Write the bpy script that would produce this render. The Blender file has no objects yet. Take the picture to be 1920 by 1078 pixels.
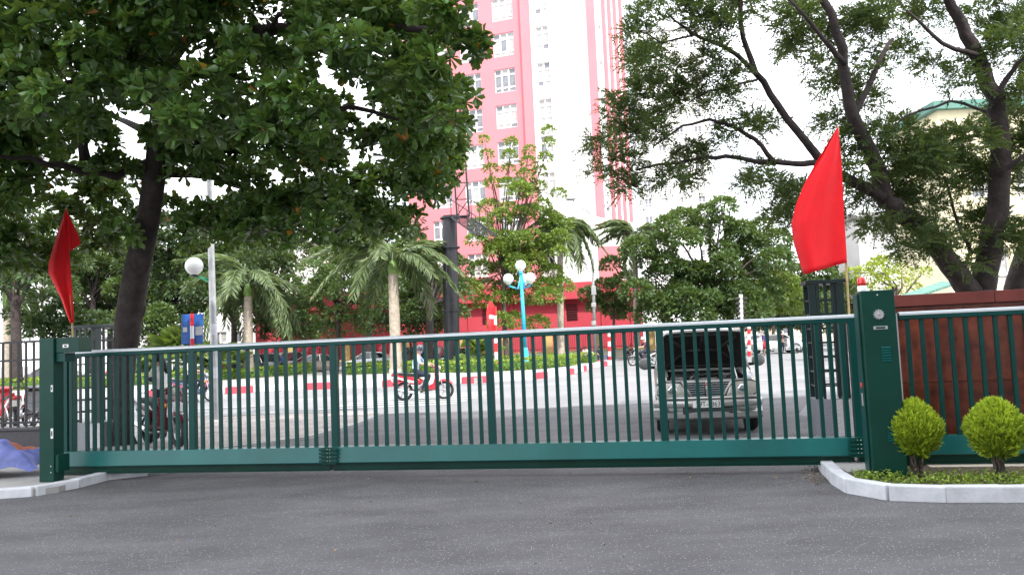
import bpy, bmesh, math, random
import numpy as np
from mathutils import Vector, Matrix
random.seed(7); rng = np.random.default_rng(7)
S = bpy.context.scene; COL = S.collection; PI = math.pi
# ---------------------------------------------------------------- camera
F = 1493.0; CAMZ = 1.6; PITCH = math.atan(105.9 / F); ROLL = math.radians(-2.5)
cd = bpy.data.cameras.new('camera'); cam = bpy.data.objects.new('camera', cd); COL.objects.link(cam)
cd.sensor_fit = 'HORIZONTAL'; cd.sensor_width = 36.0; cd.lens = F / 1920 * 36; cd.clip_start = 0.05; cd.clip_end = 3000
R3 = Matrix.Rotation(PI / 2 + PITCH, 3, 'X') @ Matrix.Rotation(ROLL, 3, 'Z')
cam.matrix_world = Matrix.Translation((0, 0, CAMZ)) @ R3.to_4x4()
S.camera = cam
# ---------------------------------------------------------------- light
SUN_EL = math.radians(52); SUN_AZ = math.radians(20)      # from behind the viewer, a little to the right
sdir = Vector((math.sin(SUN_AZ) * math.cos(SUN_EL), -math.cos(SUN_AZ) * math.cos(SUN_EL), math.sin(SUN_EL)))
sl = bpy.data.lights.new('sun', 'SUN'); sl.energy = 2.3; sl.angle = math.radians(0.8); sl.color = (1, 0.95, 0.87)
so = bpy.data.objects.new('sun', sl); COL.objects.link(so); so.location = (10, -30, 60)
so.rotation_euler = sdir.to_track_quat('Z', 'Y').to_euler()
W = bpy.data.worlds.new('World'); S.world = W; W.use_nodes = True
wn = W.node_tree.nodes; wl = W.node_tree.links; wn.clear()
wo = wn.new('ShaderNodeOutputWorld'); wb = wn.new('ShaderNodeBackground'); wb.inputs['Strength'].default_value = 0.15
sky = wn.new('ShaderNodeTexSky'); sky.sky_type = 'NISHITA'; sky.sun_disc = False
sky.sun_elevation = SUN_EL; sky.sun_rotation = math.atan2(sdir.x, sdir.y)
sky.air_density = 1.0; sky.dust_density = 3.5; sky.ozone_density = 1.0
# broken white cloud, the same all round the dome
tc = wn.new('ShaderNodeTexCoord'); nz = wn.new('ShaderNodeTexNoise'); nz.inputs['Scale'].default_value = 2.6
nz.inputs['Detail'].default_value = 6; nz.inputs['Roughness'].default_value = 0.55
rp = wn.new('ShaderNodeValToRGB'); rp.color_ramp.elements[0].position = 0.30; rp.color_ramp.elements[1].position = 0.52
mx = wn.new('ShaderNodeMix'); mx.data_type = 'RGBA'; mx.inputs[7].default_value = (8.6, 8.9, 9.4, 1)
wl.new(tc.outputs['Generated'], nz.inputs['Vector']); wl.new(nz.outputs['Fac'], rp.inputs['Fac'])
wl.new(rp.outputs['Color'], mx.inputs[0]); wl.new(sky.outputs['Color'], mx.inputs[6])
wl.new(mx.outputs[2], wb.inputs['Color']); wl.new(wb.outputs['Background'], wo.inputs['Surface'])
S.view_settings.view_transform = 'Standard'; S.view_settings.look = 'None'; S.view_settings.gamma = 1
S.view_settings.use_curve_mapping = False; S.view_settings.exposure = 1.3
try:
    S.cycles.transparent_max_bounces = 8; S.cycles.max_bounces = 6
except Exception: pass

# ---------------------------------------------------------------- helpers: pixels of the 1920 x 1078 photo -> places
def ray(px, py): return R3 @ Vector(((px - 960) / F, -(py - 539) / F, -1))
def at(px, py, Y):
    d = ray(px, py); t = Y / d.y; return Vector((d.x * t, Y, CAMZ + d.z * t))
def gnd(px, py, z=0.0):
    d = ray(px, py); t = (z - CAMZ) / d.z; return Vector((d.x * t, d.y * t, z))
def onplane(px, py, p, n):
    d = ray(px, py); o = Vector((0, 0, CAMZ)); t = (Vector(p) - o).dot(n) / d.dot(n); return o + d * t

# ---------------------------------------------------------------- materials
MATS = {}
def mat(name, col=(0.5,) * 3, rough=0.6, metal=0.0, var=0.0, vscale=3.0, bump=0.0, bscale=40.0, coat=0.0, spec=0.5, col2=None, emit=None, trans=0.0):
    if name in MATS: return MATS[name]
    m = bpy.data.materials.new(name); m.use_nodes = True; MATS[name] = m
    N = m.node_tree.nodes; L = m.node_tree.links; b = N['Principled BSDF']
    c = tuple(col) + (1,)
    b.inputs['Base Color'].default_value = c; b.inputs['Roughness'].default_value = rough; b.inputs['Metallic'].default_value = metal
    b.inputs['Coat Weight'].default_value = coat; b.inputs['Specular IOR Level'].default_value = spec
    if trans: b.inputs['Transmission Weight'].default_value = trans
    if var or col2 or bump:
        t = N.new('ShaderNodeTexCoord')
    if var or col2:
        n = N.new('ShaderNodeTexNoise'); n.inputs['Scale'].default_value = vscale; n.inputs['Detail'].default_value = 7; n.inputs['Roughness'].default_value = 0.6
        L.new(t.outputs['Object'], n.inputs['Vector'])
        r = N.new('ShaderNodeValToRGB'); r.color_ramp.elements[0].position = 0.32; r.color_ramp.elements[1].position = 0.68
        if col2: a, z = tuple(col), tuple(col2)
        else: a = tuple(max(0, x * (1 - var)) for x in col); z = tuple(min(1, x * (1 + var)) for x in col)
        r.color_ramp.elements[0].color = a + (1,); r.color_ramp.elements[1].color = z + (1,)
        L.new(n.outputs['Fac'], r.inputs['Fac']); L.new(r.outputs['Color'], b.inputs['Base Color'])
    if bump:
        n2 = N.new('ShaderNodeTexNoise'); n2.inputs['Scale'].default_value = bscale; n2.inputs['Detail'].default_value = 4
        L.new(t.outputs['Object'], n2.inputs['Vector'])
        bp = N.new('ShaderNodeBump'); bp.inputs['Strength'].default_value = bump; bp.inputs['Distance'].default_value = 0.02
        L.new(n2.outputs['Fac'], bp.inputs['Height']); L.new(bp.outputs['Normal'], b.inputs['Normal'])
    if emit:
        b.inputs['Emission Color'].default_value = c; b.inputs['Emission Strength'].default_value = emit
    return m
def leafmat(name, dark, light, rough=0.42, transl=0.35, tcol=None, odd=None):
    if name in MATS: return MATS[name]
    m = bpy.data.materials.new(name); m.use_nodes = True; MATS[name] = m
    N = m.node_tree.nodes; L = m.node_tree.links; b = N['Principled BSDF']; out = N['Material Output']
    a = N.new('ShaderNodeAttribute'); a.attribute_name = 'var'
    r = N.new('ShaderNodeValToRGB'); e = r.color_ramp.elements
    e[0].color = tuple(dark) + (1,); e[1].color = tuple(light) + (1,); e[0].position = 0.0; e[1].position = 0.93
    if odd:
        x = e.new(0.985); x.color = tuple(light) + (1,); y = e.new(0.99); y.color = tuple(odd) + (1,)
    L.new(a.outputs['Fac'], r.inputs['Fac']); L.new(r.outputs['Color'], b.inputs['Base Color']); b.inputs['Roughness'].default_value = rough
    tr = N.new('ShaderNodeBsdfTranslucent'); mxs = N.new('ShaderNodeMixShader'); mxs.inputs[0].default_value = transl
    g = N.new('ShaderNodeMix'); g.data_type = 'RGBA'; g.inputs[0].default_value = 0.55; g.inputs[7].default_value = tuple(tcol or (0.28, 0.36, 0.04)) + (1,)
    L.new(r.outputs['Color'], g.inputs[6]); L.new(g.outputs[2], tr.inputs['Color'])
    L.new(b.outputs[0], mxs.inputs[1]); L.new(tr.outputs[0], mxs.inputs[2]); L.new(mxs.outputs[0], out.inputs['Surface'])
    return m
def asphalt(name, c1, c2, speck, sp_thr=0.72, patch=0.6):
    m = bpy.data.materials.new(name); m.use_nodes = True; MATS[name] = m
    N = m.node_tree.nodes; L = m.node_tree.links; b = N['Principled BSDF']; b.inputs['Roughness'].default_value = 0.86
    t = N.new('ShaderNodeTexCoord')
    def noise(sc, det=6, rg=0.6, src=None):
        n = N.new('ShaderNodeTexNoise'); n.inputs['Scale'].default_value = sc; n.inputs['Detail'].default_value = det; n.inputs['Roughness'].default_value = rg
        L.new(src or t.outputs['Object'], n.inputs['Vector']); return n
    mp = N.new('ShaderNodeMapping'); mp.inputs['Scale'].default_value = (0.45, 1.0, 1); L.new(t.outputs['Object'], mp.inputs['Vector'])
    n1 = noise(patch, 8, 0.62, mp.outputs['Vector'])
    r1 = N.new('ShaderNodeValToRGB'); r1.color_ramp.elements[0].position = 0.36; r1.color_ramp.elements[1].position = 0.66
    r1.color_ramp.elements[0].color = tuple(c1) + (1,); r1.color_ramp.elements[1].color = tuple(c2) + (1,)
    L.new(n1.outputs['Fac'], r1.inputs['Fac'])
    n2 = noise(90, 3, 0.7); m1 = N.new('ShaderNodeMix'); m1.data_type = 'RGBA'; m1.blend_type = 'OVERLAY'; m1.inputs[0].default_value = 0.75
    L.new(r1.outputs['Color'], m1.inputs[6]); L.new(n2.outputs['Fac'], m1.inputs[7])
    v = N.new('ShaderNodeTexVoronoi'); v.inputs['Scale'].default_value = 60; L.new(t.outputs['Object'], v.inputs['Vector'])
    sp = N.new('ShaderNodeSeparateColor'); L.new(v.outputs['Color'], sp.inputs[0])
    n3 = noise(1.1, 6); ad = N.new('ShaderNodeMath'); ad.operation = 'MULTIPLY_ADD'; ad.inputs[1].default_value = 0.55
    L.new(n3.outputs['Fac'], ad.inputs[0]); L.new(sp.outputs[0], ad.inputs[2])
    gt = N.new('ShaderNodeMath'); gt.operation = 'GREATER_THAN'; gt.inputs[1].default_value = sp_thr + 0.45; L.new(ad.outputs[0], gt.inputs[0])
    lt = N.new('ShaderNodeMath'); lt.operation = 'LESS_THAN'; lt.inputs[1].default_value = 0.26; L.new(v.outputs['Distance'], lt.inputs[0])
    an = N.new('ShaderNodeMath'); an.operation = 'MULTIPLY'; L.new(gt.outputs[0], an.inputs[0]); L.new(lt.outputs[0], an.inputs[1])
    m2 = N.new('ShaderNodeMix'); m2.data_type = 'RGBA'; m2.inputs[7].default_value = tuple(speck) + (1,)
    L.new(an.outputs[0], m2.inputs[0]); L.new(m1.outputs[2], m2.inputs[6]); L.new(m2.outputs[2], b.inputs['Base Color'])
    bp = N.new('ShaderNodeBump'); bp.inputs['Strength'].default_value = 0.55; bp.inputs['Distance'].default_value = 0.008
    L.new(n2.outputs['Fac'], bp.inputs['Height']); L.new(bp.outputs['Normal'], b.inputs['Normal'])
    return m
def brickmat(name, c1, c2, mort, scale=1.0):
    m = bpy.data.materials.new(name); m.use_nodes = True; MATS[name] = m
    N = m.node_tree.nodes; L = m.node_tree.links; b = N['Principled BSDF']; b.inputs['Roughness'].default_value = 0.85
    t = N.new('ShaderNodeTexCoord'); k = N.new('ShaderNodeTexBrick'); k.inputs['Scale'].default_value = scale
    k.inputs['Color1'].default_value = tuple(c1) + (1,); k.inputs['Color2'].default_value = tuple(c2) + (1,); k.inputs['Mortar'].default_value = tuple(mort) + (1,)
    k.inputs['Brick Width'].default_value = 0.24; k.inputs['Row Height'].default_value = 0.12; k.inputs['Mortar Size'].default_value = 0.008
    n = N.new('ShaderNodeTexNoise'); n.inputs['Scale'].default_value = 1.3; n.inputs['Detail'].default_value = 6
    x = N.new('ShaderNodeMix'); x.data_type = 'RGBA'; x.blend_type = 'OVERLAY'; x.inputs[0].default_value = 0.7
    L.new(t.outputs['Object'], k.inputs['Vector']); L.new(t.outputs['Object'], n.inputs['Vector'])
    L.new(k.outputs['Color'], x.inputs[6]); L.new(n.outputs['Fac'], x.inputs[7]); L.new(x.outputs[2], b.inputs['Base Color'])
    bp = N.new('ShaderNodeBump'); bp.inputs['Strength'].default_value = 0.5; bp.inputs['Distance'].default_value = 0.01
    L.new(k.outputs['Fac'], bp.inputs['Height']); bp.invert = True; L.new(bp.outputs['Normal'], b.inputs['Normal'])
    return m

# ---------------------------------------------------------------- mesh builder
class MB:
    def __init__(s): s.v = []; s.f = []; s.m = []; s.mi = 0
    def add(s, vs, fs):
        o = len(s.v); s.v += [tuple(p) for p in vs]; s.f += [tuple(i + o for i in f) for f in fs]; s.m += [s.mi] * len(fs); return s
    def box(s, c, d, M=None):
        x, y, z = d[0] / 2, d[1] / 2, d[2] / 2
        vs = [Vector((sx * x, sy * y, sz * z)) for sz in (-1, 1) for sy in (-1, 1) for sx in (-1, 1)]
        if M is not None: vs = [M @ p for p in vs]
        vs = [p + Vector(c) for p in vs]
        return s.add(vs, [(0, 2, 3, 1), (4, 5, 7, 6), (0, 1, 5, 4), (2, 6, 7, 3), (0, 4, 6, 2), (1, 3, 7, 5)])
    def bx(s, x0, x1, y0, y1, z0, z1): return s.box(((x0 + x1) / 2, (y0 + y1) / 2, (z0 + z1) / 2), (x1 - x0, y1 - y0, z1 - z0))
    def tube(s, path, rad, n=8, caps=True):
        path = [Vector(p) for p in path]
        if not hasattr(rad, '__len__'): rad = [rad] * len(path)
        vs = []; up = None
        for i, p in enumerate(path):
            t = (path[min(i + 1, len(path) - 1)] - path[max(i - 1, 0)]).normalized()
            if up is None: up = Vector((1, 0, 0)) if abs(t.x) < 0.9 else Vector((0, 1, 0))
            a = (up - t * up.dot(t)).normalized(); b = t.cross(a); up = a
            for k in range(n):
                th = 2 * PI * k / n; vs.append(p + (a * math.cos(th) + b * math.sin(th)) * rad[i])
        fs = [(i * n + k, i * n + (k + 1) % n, (i + 1) * n + (k + 1) % n, (i + 1) * n + k) for i in range(len(path) - 1) for k in range(n)]
        if caps: fs += [tuple(range(n))[::-1], tuple((len(path) - 1) * n + k for k in range(n))]
        return s.add(vs, fs)
    def lathe(s, prof, n=16, c=(0, 0, 0), M=None):
        vs = []
        for r, z in prof:
            for k in range(n): vs.append(Vector((r * math.cos(2 * PI * k / n), r * math.sin(2 * PI * k / n), z)))
        if M is not None: vs = [M @ p for p in vs]
        vs = [p + Vector(c) for p in vs]
        fs = [(i * n + k, i * n + (k + 1) % n, (i + 1) * n + (k + 1) % n, (i + 1) * n + k) for i in range(len(prof) - 1) for k in range(n)]
        fs += [tuple(range(n))[::-1], tuple((len(prof) - 1) * n + k for k in range(n))]
        return s.add(vs, fs)
    def sphere(s, c, r, n=14, m=8, sc=(1, 1, 1)):
        prof = [(max(1e-4, r * math.sin(PI * i / m)), -r * math.cos(PI * i / m)) for i in range(m + 1)]
        return s.lathe(prof, n, c, Matrix.Diagonal(sc))
    def prism(s, prof, w, inset=0.88, edge=0.65, c=(0, 0, 0)):
        """side outline (x, z) made solid across y, edges drawn in a little"""
        n = len(prof); cx = sum(p[0] for p in prof) / n; cz = sum(p[1] for p in prof) / n; vs = []
        for yy, k in ((-w, inset), (-w * edge, 1), (w * edge, 1), (w, inset)):
            vs += [Vector((cx + (p[0] - cx) * k + c[0], yy + c[1], cz + (p[1] - cz) * k + c[2])) for p in prof]
        fs = [(l * n + i, l * n + (i + 1) % n, (l + 1) * n + (i + 1) % n, (l + 1) * n + i) for l in range(3) for i in range(n)]
        fs += [tuple(range(n))[::-1], tuple(3 * n + i for i in range(n))]
        return s.add(vs, fs)
    def extr(s, poly, z0, z1):
        n = len(poly); vs = [(p[0], p[1], z0) for p in poly] + [(p[0], p[1], z1) for p in poly]
        return s.add(vs, [tuple(range(n))[::-1], tuple(range(n, 2 * n))] + [(i, (i + 1) % n, n + (i + 1) % n, n + i) for i in range(n)])
    def loft(s, secs, cap=True):
        n = len(secs[0]); vs = [p for sec in secs for p in sec]
        fs = [(i * n + k, i * n + (k + 1) % n, (i + 1) * n + (k + 1) % n, (i + 1) * n + k) for i in range(len(secs) - 1) for k in range(n)]
        if cap: fs += [tuple(range(n))[::-1], tuple((len(secs) - 1) * n + k for k in range(n))]
        return s.add(vs, fs)
    def torus(s, c, R, r, n=20, m=8, axis='y'):
        vs = []
        for i in range(n):
            a = 2 * PI * i / n
            for k in range(m):
                b = 2 * PI * k / m; q = (R + r * math.cos(b)); vs.append((c[0] + q * math.cos(a), c[1] + r * math.sin(b), c[2] + q * math.sin(a)))
        fs = [(i * m + k, i * m + (k + 1) % m, ((i + 1) % n) * m + (k + 1) % m, ((i + 1) % n) * m + k) for i in range(n) for k in range(m)]
        return s.add(vs, fs)
    def mesh(s, name, mats, smooth=False, bevel=0.0, fixn=True):
        me = bpy.data.meshes.new(name); me.from_pydata([tuple(p) for p in s.v], [], s.f)
        for m in (mats if isinstance(mats, (list, tuple)) else [mats]): me.materials.append(m)
        if any(s.m): me.polygons.foreach_set('material_index', s.m)
        if fixn or bevel:
            bm = bmesh.new(); bm.from_mesh(me)
            bmesh.ops.recalc_face_normals(bm, faces=bm.faces[:])
            if bevel: bmesh.ops.bevel(bm, geom=bm.edges[:], offset=bevel, segments=2, affect='EDGES', profile=0.6)
            bm.to_mesh(me); bm.free()
        if smooth: smoothen(me, smooth)
        return me
    def build(s, name, mats, parent=None, smooth=False, bevel=0.0, world=False):
        me = s.mesh(name, mats, smooth, bevel)
        if world and parent is not None: me.transform(XF[parent.name if parent.name in XF else parent.parent.name].inverted())
        return link(name, me, parent)
def smoothen(me, ang=True):
    me.polygons.foreach_set('use_smooth', [True] * len(me.polygons))
    if ang is not True: me.set_sharp_from_angle(angle=math.radians(ang))
XF = {}
def link(name, data, parent=None, loc=None):
    o = bpy.data.objects.new(name, data); COL.objects.link(o)
    if parent is not None: o.parent = parent
    if loc is not None: o.location = loc
    return o
def tag(o, label=None, cat=None, group=None, kind=None):
    if label: o['label'] = label
    if cat: o['category'] = cat
    if group: o['group'] = group
    if kind: o['kind'] = kind
    return o
def thing(name, label, cat, loc=(0, 0, 0), rz=0.0, group=None):
    o = link(name, None); o.location = loc; o.rotation_euler = (0, 0, rz); o.empty_display_size = 0.3
    XF[o.name] = Matrix.Translation(loc) @ Matrix.Rotation(rz, 4, 'Z')
    return tag(o, label, cat, group)
def dup(root, loc, rz, label=None, group=None, scale=None):
    r = root.copy(); COL.objects.link(r); r.location = loc; r.rotation_euler = (0, 0, rz)
    if scale: r.scale = (scale,) * 3
    XF[r.name] = Matrix.Translation(loc) @ Matrix.Rotation(rz, 4, 'Z')
    if label: r['label'] = label
    if group: r['group'] = group
    for ch in list(root.children):
        c = ch.copy(); COL.objects.link(c); c.parent = r
        for g in list(ch.children):
            d = g.copy(); COL.objects.link(d); d.parent = c
    return r
def sheet(name, poly, z, m, cat=None):
    me = bpy.data.meshes.new(name); me.from_pydata([(p[0], p[1], z) for p in poly], [], [tuple(range(len(poly)))]); me.materials.append(m)
    if me.polygons[0].normal.z < 0: me.flip_normals()
    return tag(link(name, me), kind='structure')
def textmesh(name, txt, size, m, parent, loc, rot):
    cu = bpy.data.curves.new(name, 'FONT'); cu.body = txt; cu.size = size; cu.align_x = 'CENTER'; cu.align_y = 'CENTER'; cu.extrude = 0.002
    o = bpy.data.objects.new(name + '_c', cu); COL.objects.link(o); dg = bpy.context.evaluated_depsgraph_get(); dg.update()
    me = bpy.data.meshes.new_from_object(o.evaluated_get(dg)); bpy.data.objects.remove(o); bpy.data.curves.remove(cu)
    me.materials.clear(); me.materials.append(m); t = link(name, me, parent); t.location = loc; t.rotation_euler = rot; return t

# ---------------------------------------------------------------- foliage
T_OBOV = (np.array([(0, 0, 0), (.42, .26, .05), (.78, .46, .07), (1, 0, -.05), (.78, -.46, .07), (.42, -.26, .05), (.55, 0, -.03)]),
          np.array([(0, 6, 1), (1, 6, 2), (2, 6, 3), (3, 6, 4), (4, 6, 5), (5, 6, 0)]))
T_RHOMB = (np.array([(0, 0, 0), (.45, .5, .1), (1, 0, -.08), (.45, -.5, .1)]), np.array([(0, 1, 2), (0, 2, 3)]))
def unit(a): return a / np.maximum(np.linalg.norm(a, axis=1, keepdims=True), 1e-6)
def leaves_mesh(name, P, D, L, Wd, tmpl, m, var, normal_up=0.7):
    """one mesh of many leaves: P base points, D directions, L lengths"""
    n = len(P); D = unit(D); U = rng.normal(0, 1 - normal_up + 0.15, (n, 3)); U[:, 2] += normal_up
    side = unit(np.cross(D, U)); Nn = np.cross(side, D); T, Fc = tmpl; k = len(T)
    L = np.broadcast_to(np.asarray(L, float).reshape(-1, 1), (n, 1)); Wv = L * Wd
    V = P[:, None, :] + T[None, :, 0, None] * (D * L)[:, None, :] + T[None, :, 1, None] * (side * Wv)[:, None, :] + T[None, :, 2, None] * (Nn * L)[:, None, :]
    V = V.reshape(-1, 3); FF = (Fc[None] + (np.arange(n) * k)[:, None, None]).reshape(-1, 3); nf = len(FF)
    me = bpy.data.meshes.new(name); me.vertices.add(len(V)); me.vertices.foreach_set('co', V.ravel())
    me.loops.add(nf * 3); me.loops.foreach_set('vertex_index', FF.ravel().astype(np.int32))
    me.polygons.add(nf); me.polygons.foreach_set('loop_start', np.arange(nf, dtype=np.int32) * 3)
    me.materials.append(m); me.update(calc_edges=True)
    a = me.attributes.new('var', 'FLOAT', 'POINT'); a.data.foreach_set('value', np.repeat(var, k).astype(np.float32))
    return me
def rnd_unit(n):
    return unit(rng.normal(0, 1, (n, 3)))
def shell_points(c, r, n, lo=0.55):
    d = rnd_unit(n); d[:, 2] = np.where(d[:, 2] < -0.45, -d[:, 2], d[:, 2]); rr = (lo + (1 - lo) * rng.random(n) ** 0.6)
    return np.array(c) + d * rr[:, None] * np.array(r), d
def crown_points(clumps, dens):
    PP, DD, VV = [], [], []
    for c, r in clumps:
        r = np.array(r if hasattr(r, '__len__') else (r, r, r * 0.75)); n = max(4, int(dens * r[0] * r[2]))
        p, d = shell_points(c, r, n); PP.append(p); DD.append(d); VV.append(np.full(n, rng.normal(0, 0.12)))
    return np.concatenate(PP), np.concatenate(DD), np.concatenate(VV)
def limb(mb, pts, r0, r1, n=8, wob=0.0):
    pts = [Vector(p) for p in pts]; out = []
    for i in range(len(pts) - 1):
        for k in range(3):
            t = k / 3; out.append(pts[i].lerp(pts[i + 1], t))
    out.append(pts[-1])
    if wob:
        for i in range(1, len(out) - 1): out[i] += Vector(rng.normal(0, wob, 3))
    mb.tube(out, [r0 + (r1 - r0) * i / (len(out) - 1) for i in range(len(out))], n)
def bg_tree(name, label, base, h, clumps, leafm, dens=150, L=0.33, Wd=0.55, tr=0.16, bark='bark', group=None, trunk_top=None, tmpl=T_RHOMB, droop=0.25):
    """a tree farther off: trunk, limbs to each clump, crown of leaf-sized faces"""
    base = Vector(base); t = thing(name, label, 'tree', base, 0, group)
    tt = Vector(trunk_top) if trunk_top else base + Vector((rng.normal(0, .15), 0, h * 0.42))
    mb = MB(); limb(mb, [base + Vector((0, 0, -.1)), base.lerp(tt, .5) + Vector((rng.normal(0, .06), 0, 0)), tt], tr, tr * .7, 8)
    for c, r in clumps:
        if rng.random() < 0.75: limb(mb, [base.lerp(tt, 0.75 + 0.25 * rng.random()), tt.lerp(Vector(c), .55) + Vector(rng.normal(0, .15, 3)), c], tr * .38, tr * .1, 5)
    mb.build('trunk', MATS[bark], t, True, world=True)
    P, D, V = crown_points(clumps, dens * 3.6); n = len(P)
    D = D + rng.normal(0, .55, (n, 3)); D[:, 2] -= droop
    P = P - np.array(base)
    me = leaves_mesh('crown', P, D, L * (0.65 + 0.7 * rng.random(n)), Wd, tmpl, leafm, np.clip(0.45 + V + rng.normal(0, .2, n), 0, .97))
    tag(link('crown', me, t), kind='stuff'); return t
def pxclumps(lst, Y, jit=1.0):
    """(px, py, radius in px) -> clumps at depth Y"""
    out = []
    for q in lst:
        y = (q[3] if len(q) > 3 else Y) + rng.uniform(-jit, jit); out.append((tuple(at(q[0], q[1], y)), q[2] / F * y))
    return out
def fillclumps(x0, x1, y0, y1, step, rpx, Y, jit=1.5, ell=True):
    out = []; cx, cy = (x0 + x1) / 2, (y0 + y1) / 2
    x = x0
    while x <= x1:
        y = y0
        while y <= y1:
            q = ((x - cx) / (x1 - cx + 1e-3)) ** 2 + ((y - cy) / (y1 - cy + 1e-3)) ** 2
            if not ell or q <= 1.12: out.append((x + rng.uniform(-.35, .35) * step, y + rng.uniform(-.35, .35) * step, rpx * rng.uniform(.7, 1.25)))
            y += step
        x += step
    return pxclumps(out, Y, jit)
# ================================================================ materials
mat('bark', (0.07, 0.055, 0.045), 0.9, var=0.5, vscale=6, bump=0.9, bscale=18)
mat('bark_dark', (0.038, 0.028, 0.026), 0.9, var=0.5, vscale=6, bump=1.0, bscale=16)
mat('palm_bark', (0.36, 0.31, 0.25), 0.85, var=0.25, vscale=5, bump=0.5, bscale=20)
mat('limewash', (0.78, 0.77, 0.74), 0.8, var=0.1)
mat('gate_green', (0.001, 0.050, 0.043), 0.42, var=0.14, vscale=1.2, spec=0.28)
mat('beam_green', (0.003, 0.105, 0.098), 0.36, var=0.16, vscale=1.5, coat=0.05, spec=0.4)
mat('post_green', (0.0008, 0.040, 0.026), 0.38, var=0.22, vscale=2, spec=0.28)
mat('column_green', (0.005, 0.022, 0.022), 0.4, var=0.15)
mat('steel', (0.62, 0.62, 0.63), 0.35, metal=0.9)
mat('black_rubber', (0.015, 0.015, 0.016), 0.7)
mat('granite_grey', (0.23, 0.24, 0.26), 0.5, var=0.35, vscale=60)
mat('granite_pale', (0.48, 0.48, 0.49), 0.5, var=0.3, vscale=60)
mat('granite_dark', (0.045, 0.042, 0.05), 0.4, var=0.3, vscale=30)
mat('granite_red', (0.075, 0.014, 0.008), 0.22, col2=(0.25, 0.055, 0.024), vscale=5.5, coat=0.2)
mat('granite_red_top', (0.13, 0.024, 0.018), 0.3, col2=(0.19, 0.042, 0.032), vscale=3)
mat('joint', (0.22, 0.13, 0.10), 0.8)
mat('kerb_white', (0.56, 0.57, 0.60), 0.75, var=0.15, vscale=5, bump=0.2, bscale=50)
mat('kerb_red', (0.62, 0.055, 0.085), 0.7, var=0.15, vscale=3)
mat('concrete', (0.33, 0.32, 0.305), 0.85, var=0.14, vscale=1.2, bump=0.15)
mat('soil', (0.10, 0.075, 0.05), 0.95, var=0.4, vscale=9, bump=0.8)
mat('lawn', (0.06, 0.13, 0.025), 0.95, var=0.4, vscale=4, bump=0.6, bscale=60)
mat('paint_white', (0.8, 0.8, 0.8), 0.6)
mat('worn_white', (0.60, 0.60, 0.60), 0.7, var=0.25, vscale=3)
mat('flag_red', (0.88, 0.004, 0.012), 0.75, var=0.05, vscale=5)
mat('bamboo', (0.52, 0.38, 0.17), 0.6, var=0.25, vscale=6)
mat('tarp', (0.13, 0.16, 0.42), 0.5, var=0.3, vscale=6)
mat('tarp_back', (0.36, 0.12, 0.06), 0.6, var=0.3, vscale=6)
mat('pink', (0.64, 0.19, 0.215), 0.85, var=0.05, vscale=.3)
mat('pink_deep', (0.44, 0.045, 0.065), 0.85, var=0.08, vscale=.4)
mat('bldg_white', (0.78, 0.77, 0.76), 0.85, var=0.03, vscale=.3)
mat('beige', (0.62, 0.56, 0.46), 0.85, var=0.08, vscale=.5)
mat('pillar_yellow', (0.50, 0.34, 0.13), 0.85, var=0.15, vscale=1.5)
mat('frame_white', (0.8, 0.8, 0.8), 0.5)
mat('pane', (0.17, 0.18, 0.20), 0.2, var=0.35, vscale=1.1)
mat('pane_curtain', (0.36, 0.35, 0.34), 0.25, var=0.3, vscale=5)
mat('glass_dark', (0.015, 0.018, 0.02), 0.06, coat=0.5)
mat('black_paint', (0.006, 0.006, 0.010), 0.45, coat=0.05, var=0.2)
mat('cyan_paint', (0.03, 0.42, 0.72), 0.45, var=0.1)
mat('globe_white', (0.85, 0.85, 0.85), 0.25)
mat('galv', (0.40, 0.41, 0.42), 0.5, metal=0.35, var=0.2, vscale=4)
mat('sign_blue', (0.02, 0.12, 0.45), 0.4)
mat('sign_red', (0.68, 0.02, 0.03), 0.45)
mat('bracket_green', (0.03, 0.32, 0.16), 0.45)
mat('fence_black', (0.014, 0.014, 0.015), 0.45)
mat('roof_green', (0.09, 0.22, 0.18), 0.6, var=0.1)
mat('grey_wall', (0.55, 0.54, 0.53), 0.9, var=0.06, vscale=.8)
mat('cream', (0.78, 0.70, 0.47), 0.9, var=0.06)
mat('beacon_red', (0.72, 0.02, 0.02), 0.12, coat=0.6)
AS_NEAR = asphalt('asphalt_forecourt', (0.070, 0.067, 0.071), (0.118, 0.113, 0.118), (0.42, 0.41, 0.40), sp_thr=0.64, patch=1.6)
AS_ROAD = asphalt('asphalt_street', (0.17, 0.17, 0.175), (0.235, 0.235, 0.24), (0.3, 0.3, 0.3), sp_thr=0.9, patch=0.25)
PAVE = brickmat('sidewalk_pavers', (0.30, 0.255, 0.235), (0.40, 0.35, 0.32), (0.16, 0.14, 0.13))
LF_BANG = leafmat('leaf_broad', (0.016, 0.055, 0.010), (0.115, 0.235, 0.050), 0.30, 0.26, odd=(0.45, 0.16, 0.02))
LF_FLAME = leafmat('leaf_pinnate', (0.011, 0.034, 0.012), (0.050, 0.105, 0.024), 0.5, 0.36)
LF_MID = leafmat('leaf_mid', (0.030, 0.066, 0.022), (0.10, 0.17, 0.045), 0.5, 0.25)
LF_BRIGHT = leafmat('leaf_bright', (0.075, 0.14, 0.02), (0.23, 0.33, 0.06), 0.5, 0.35)
LF_DARK = leafmat('leaf_dark', (0.016, 0.040, 0.016), (0.055, 0.105, 0.034), 0.5, 0.22)
LF_YEL = leafmat('leaf_yellow_green', (0.16, 0.24, 0.02), (0.40, 0.46, 0.05), 0.5, 0.4)
LF_HEDGE = leafmat('leaf_hedge', (0.08, 0.16, 0.02), (0.34, 0.46, 0.06), 0.5, 0.3)
LF_PALM = leafmat('leaf_palm', (0.07, 0.11, 0.045), (0.20, 0.27, 0.12), 0.4, 0.25)
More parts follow.
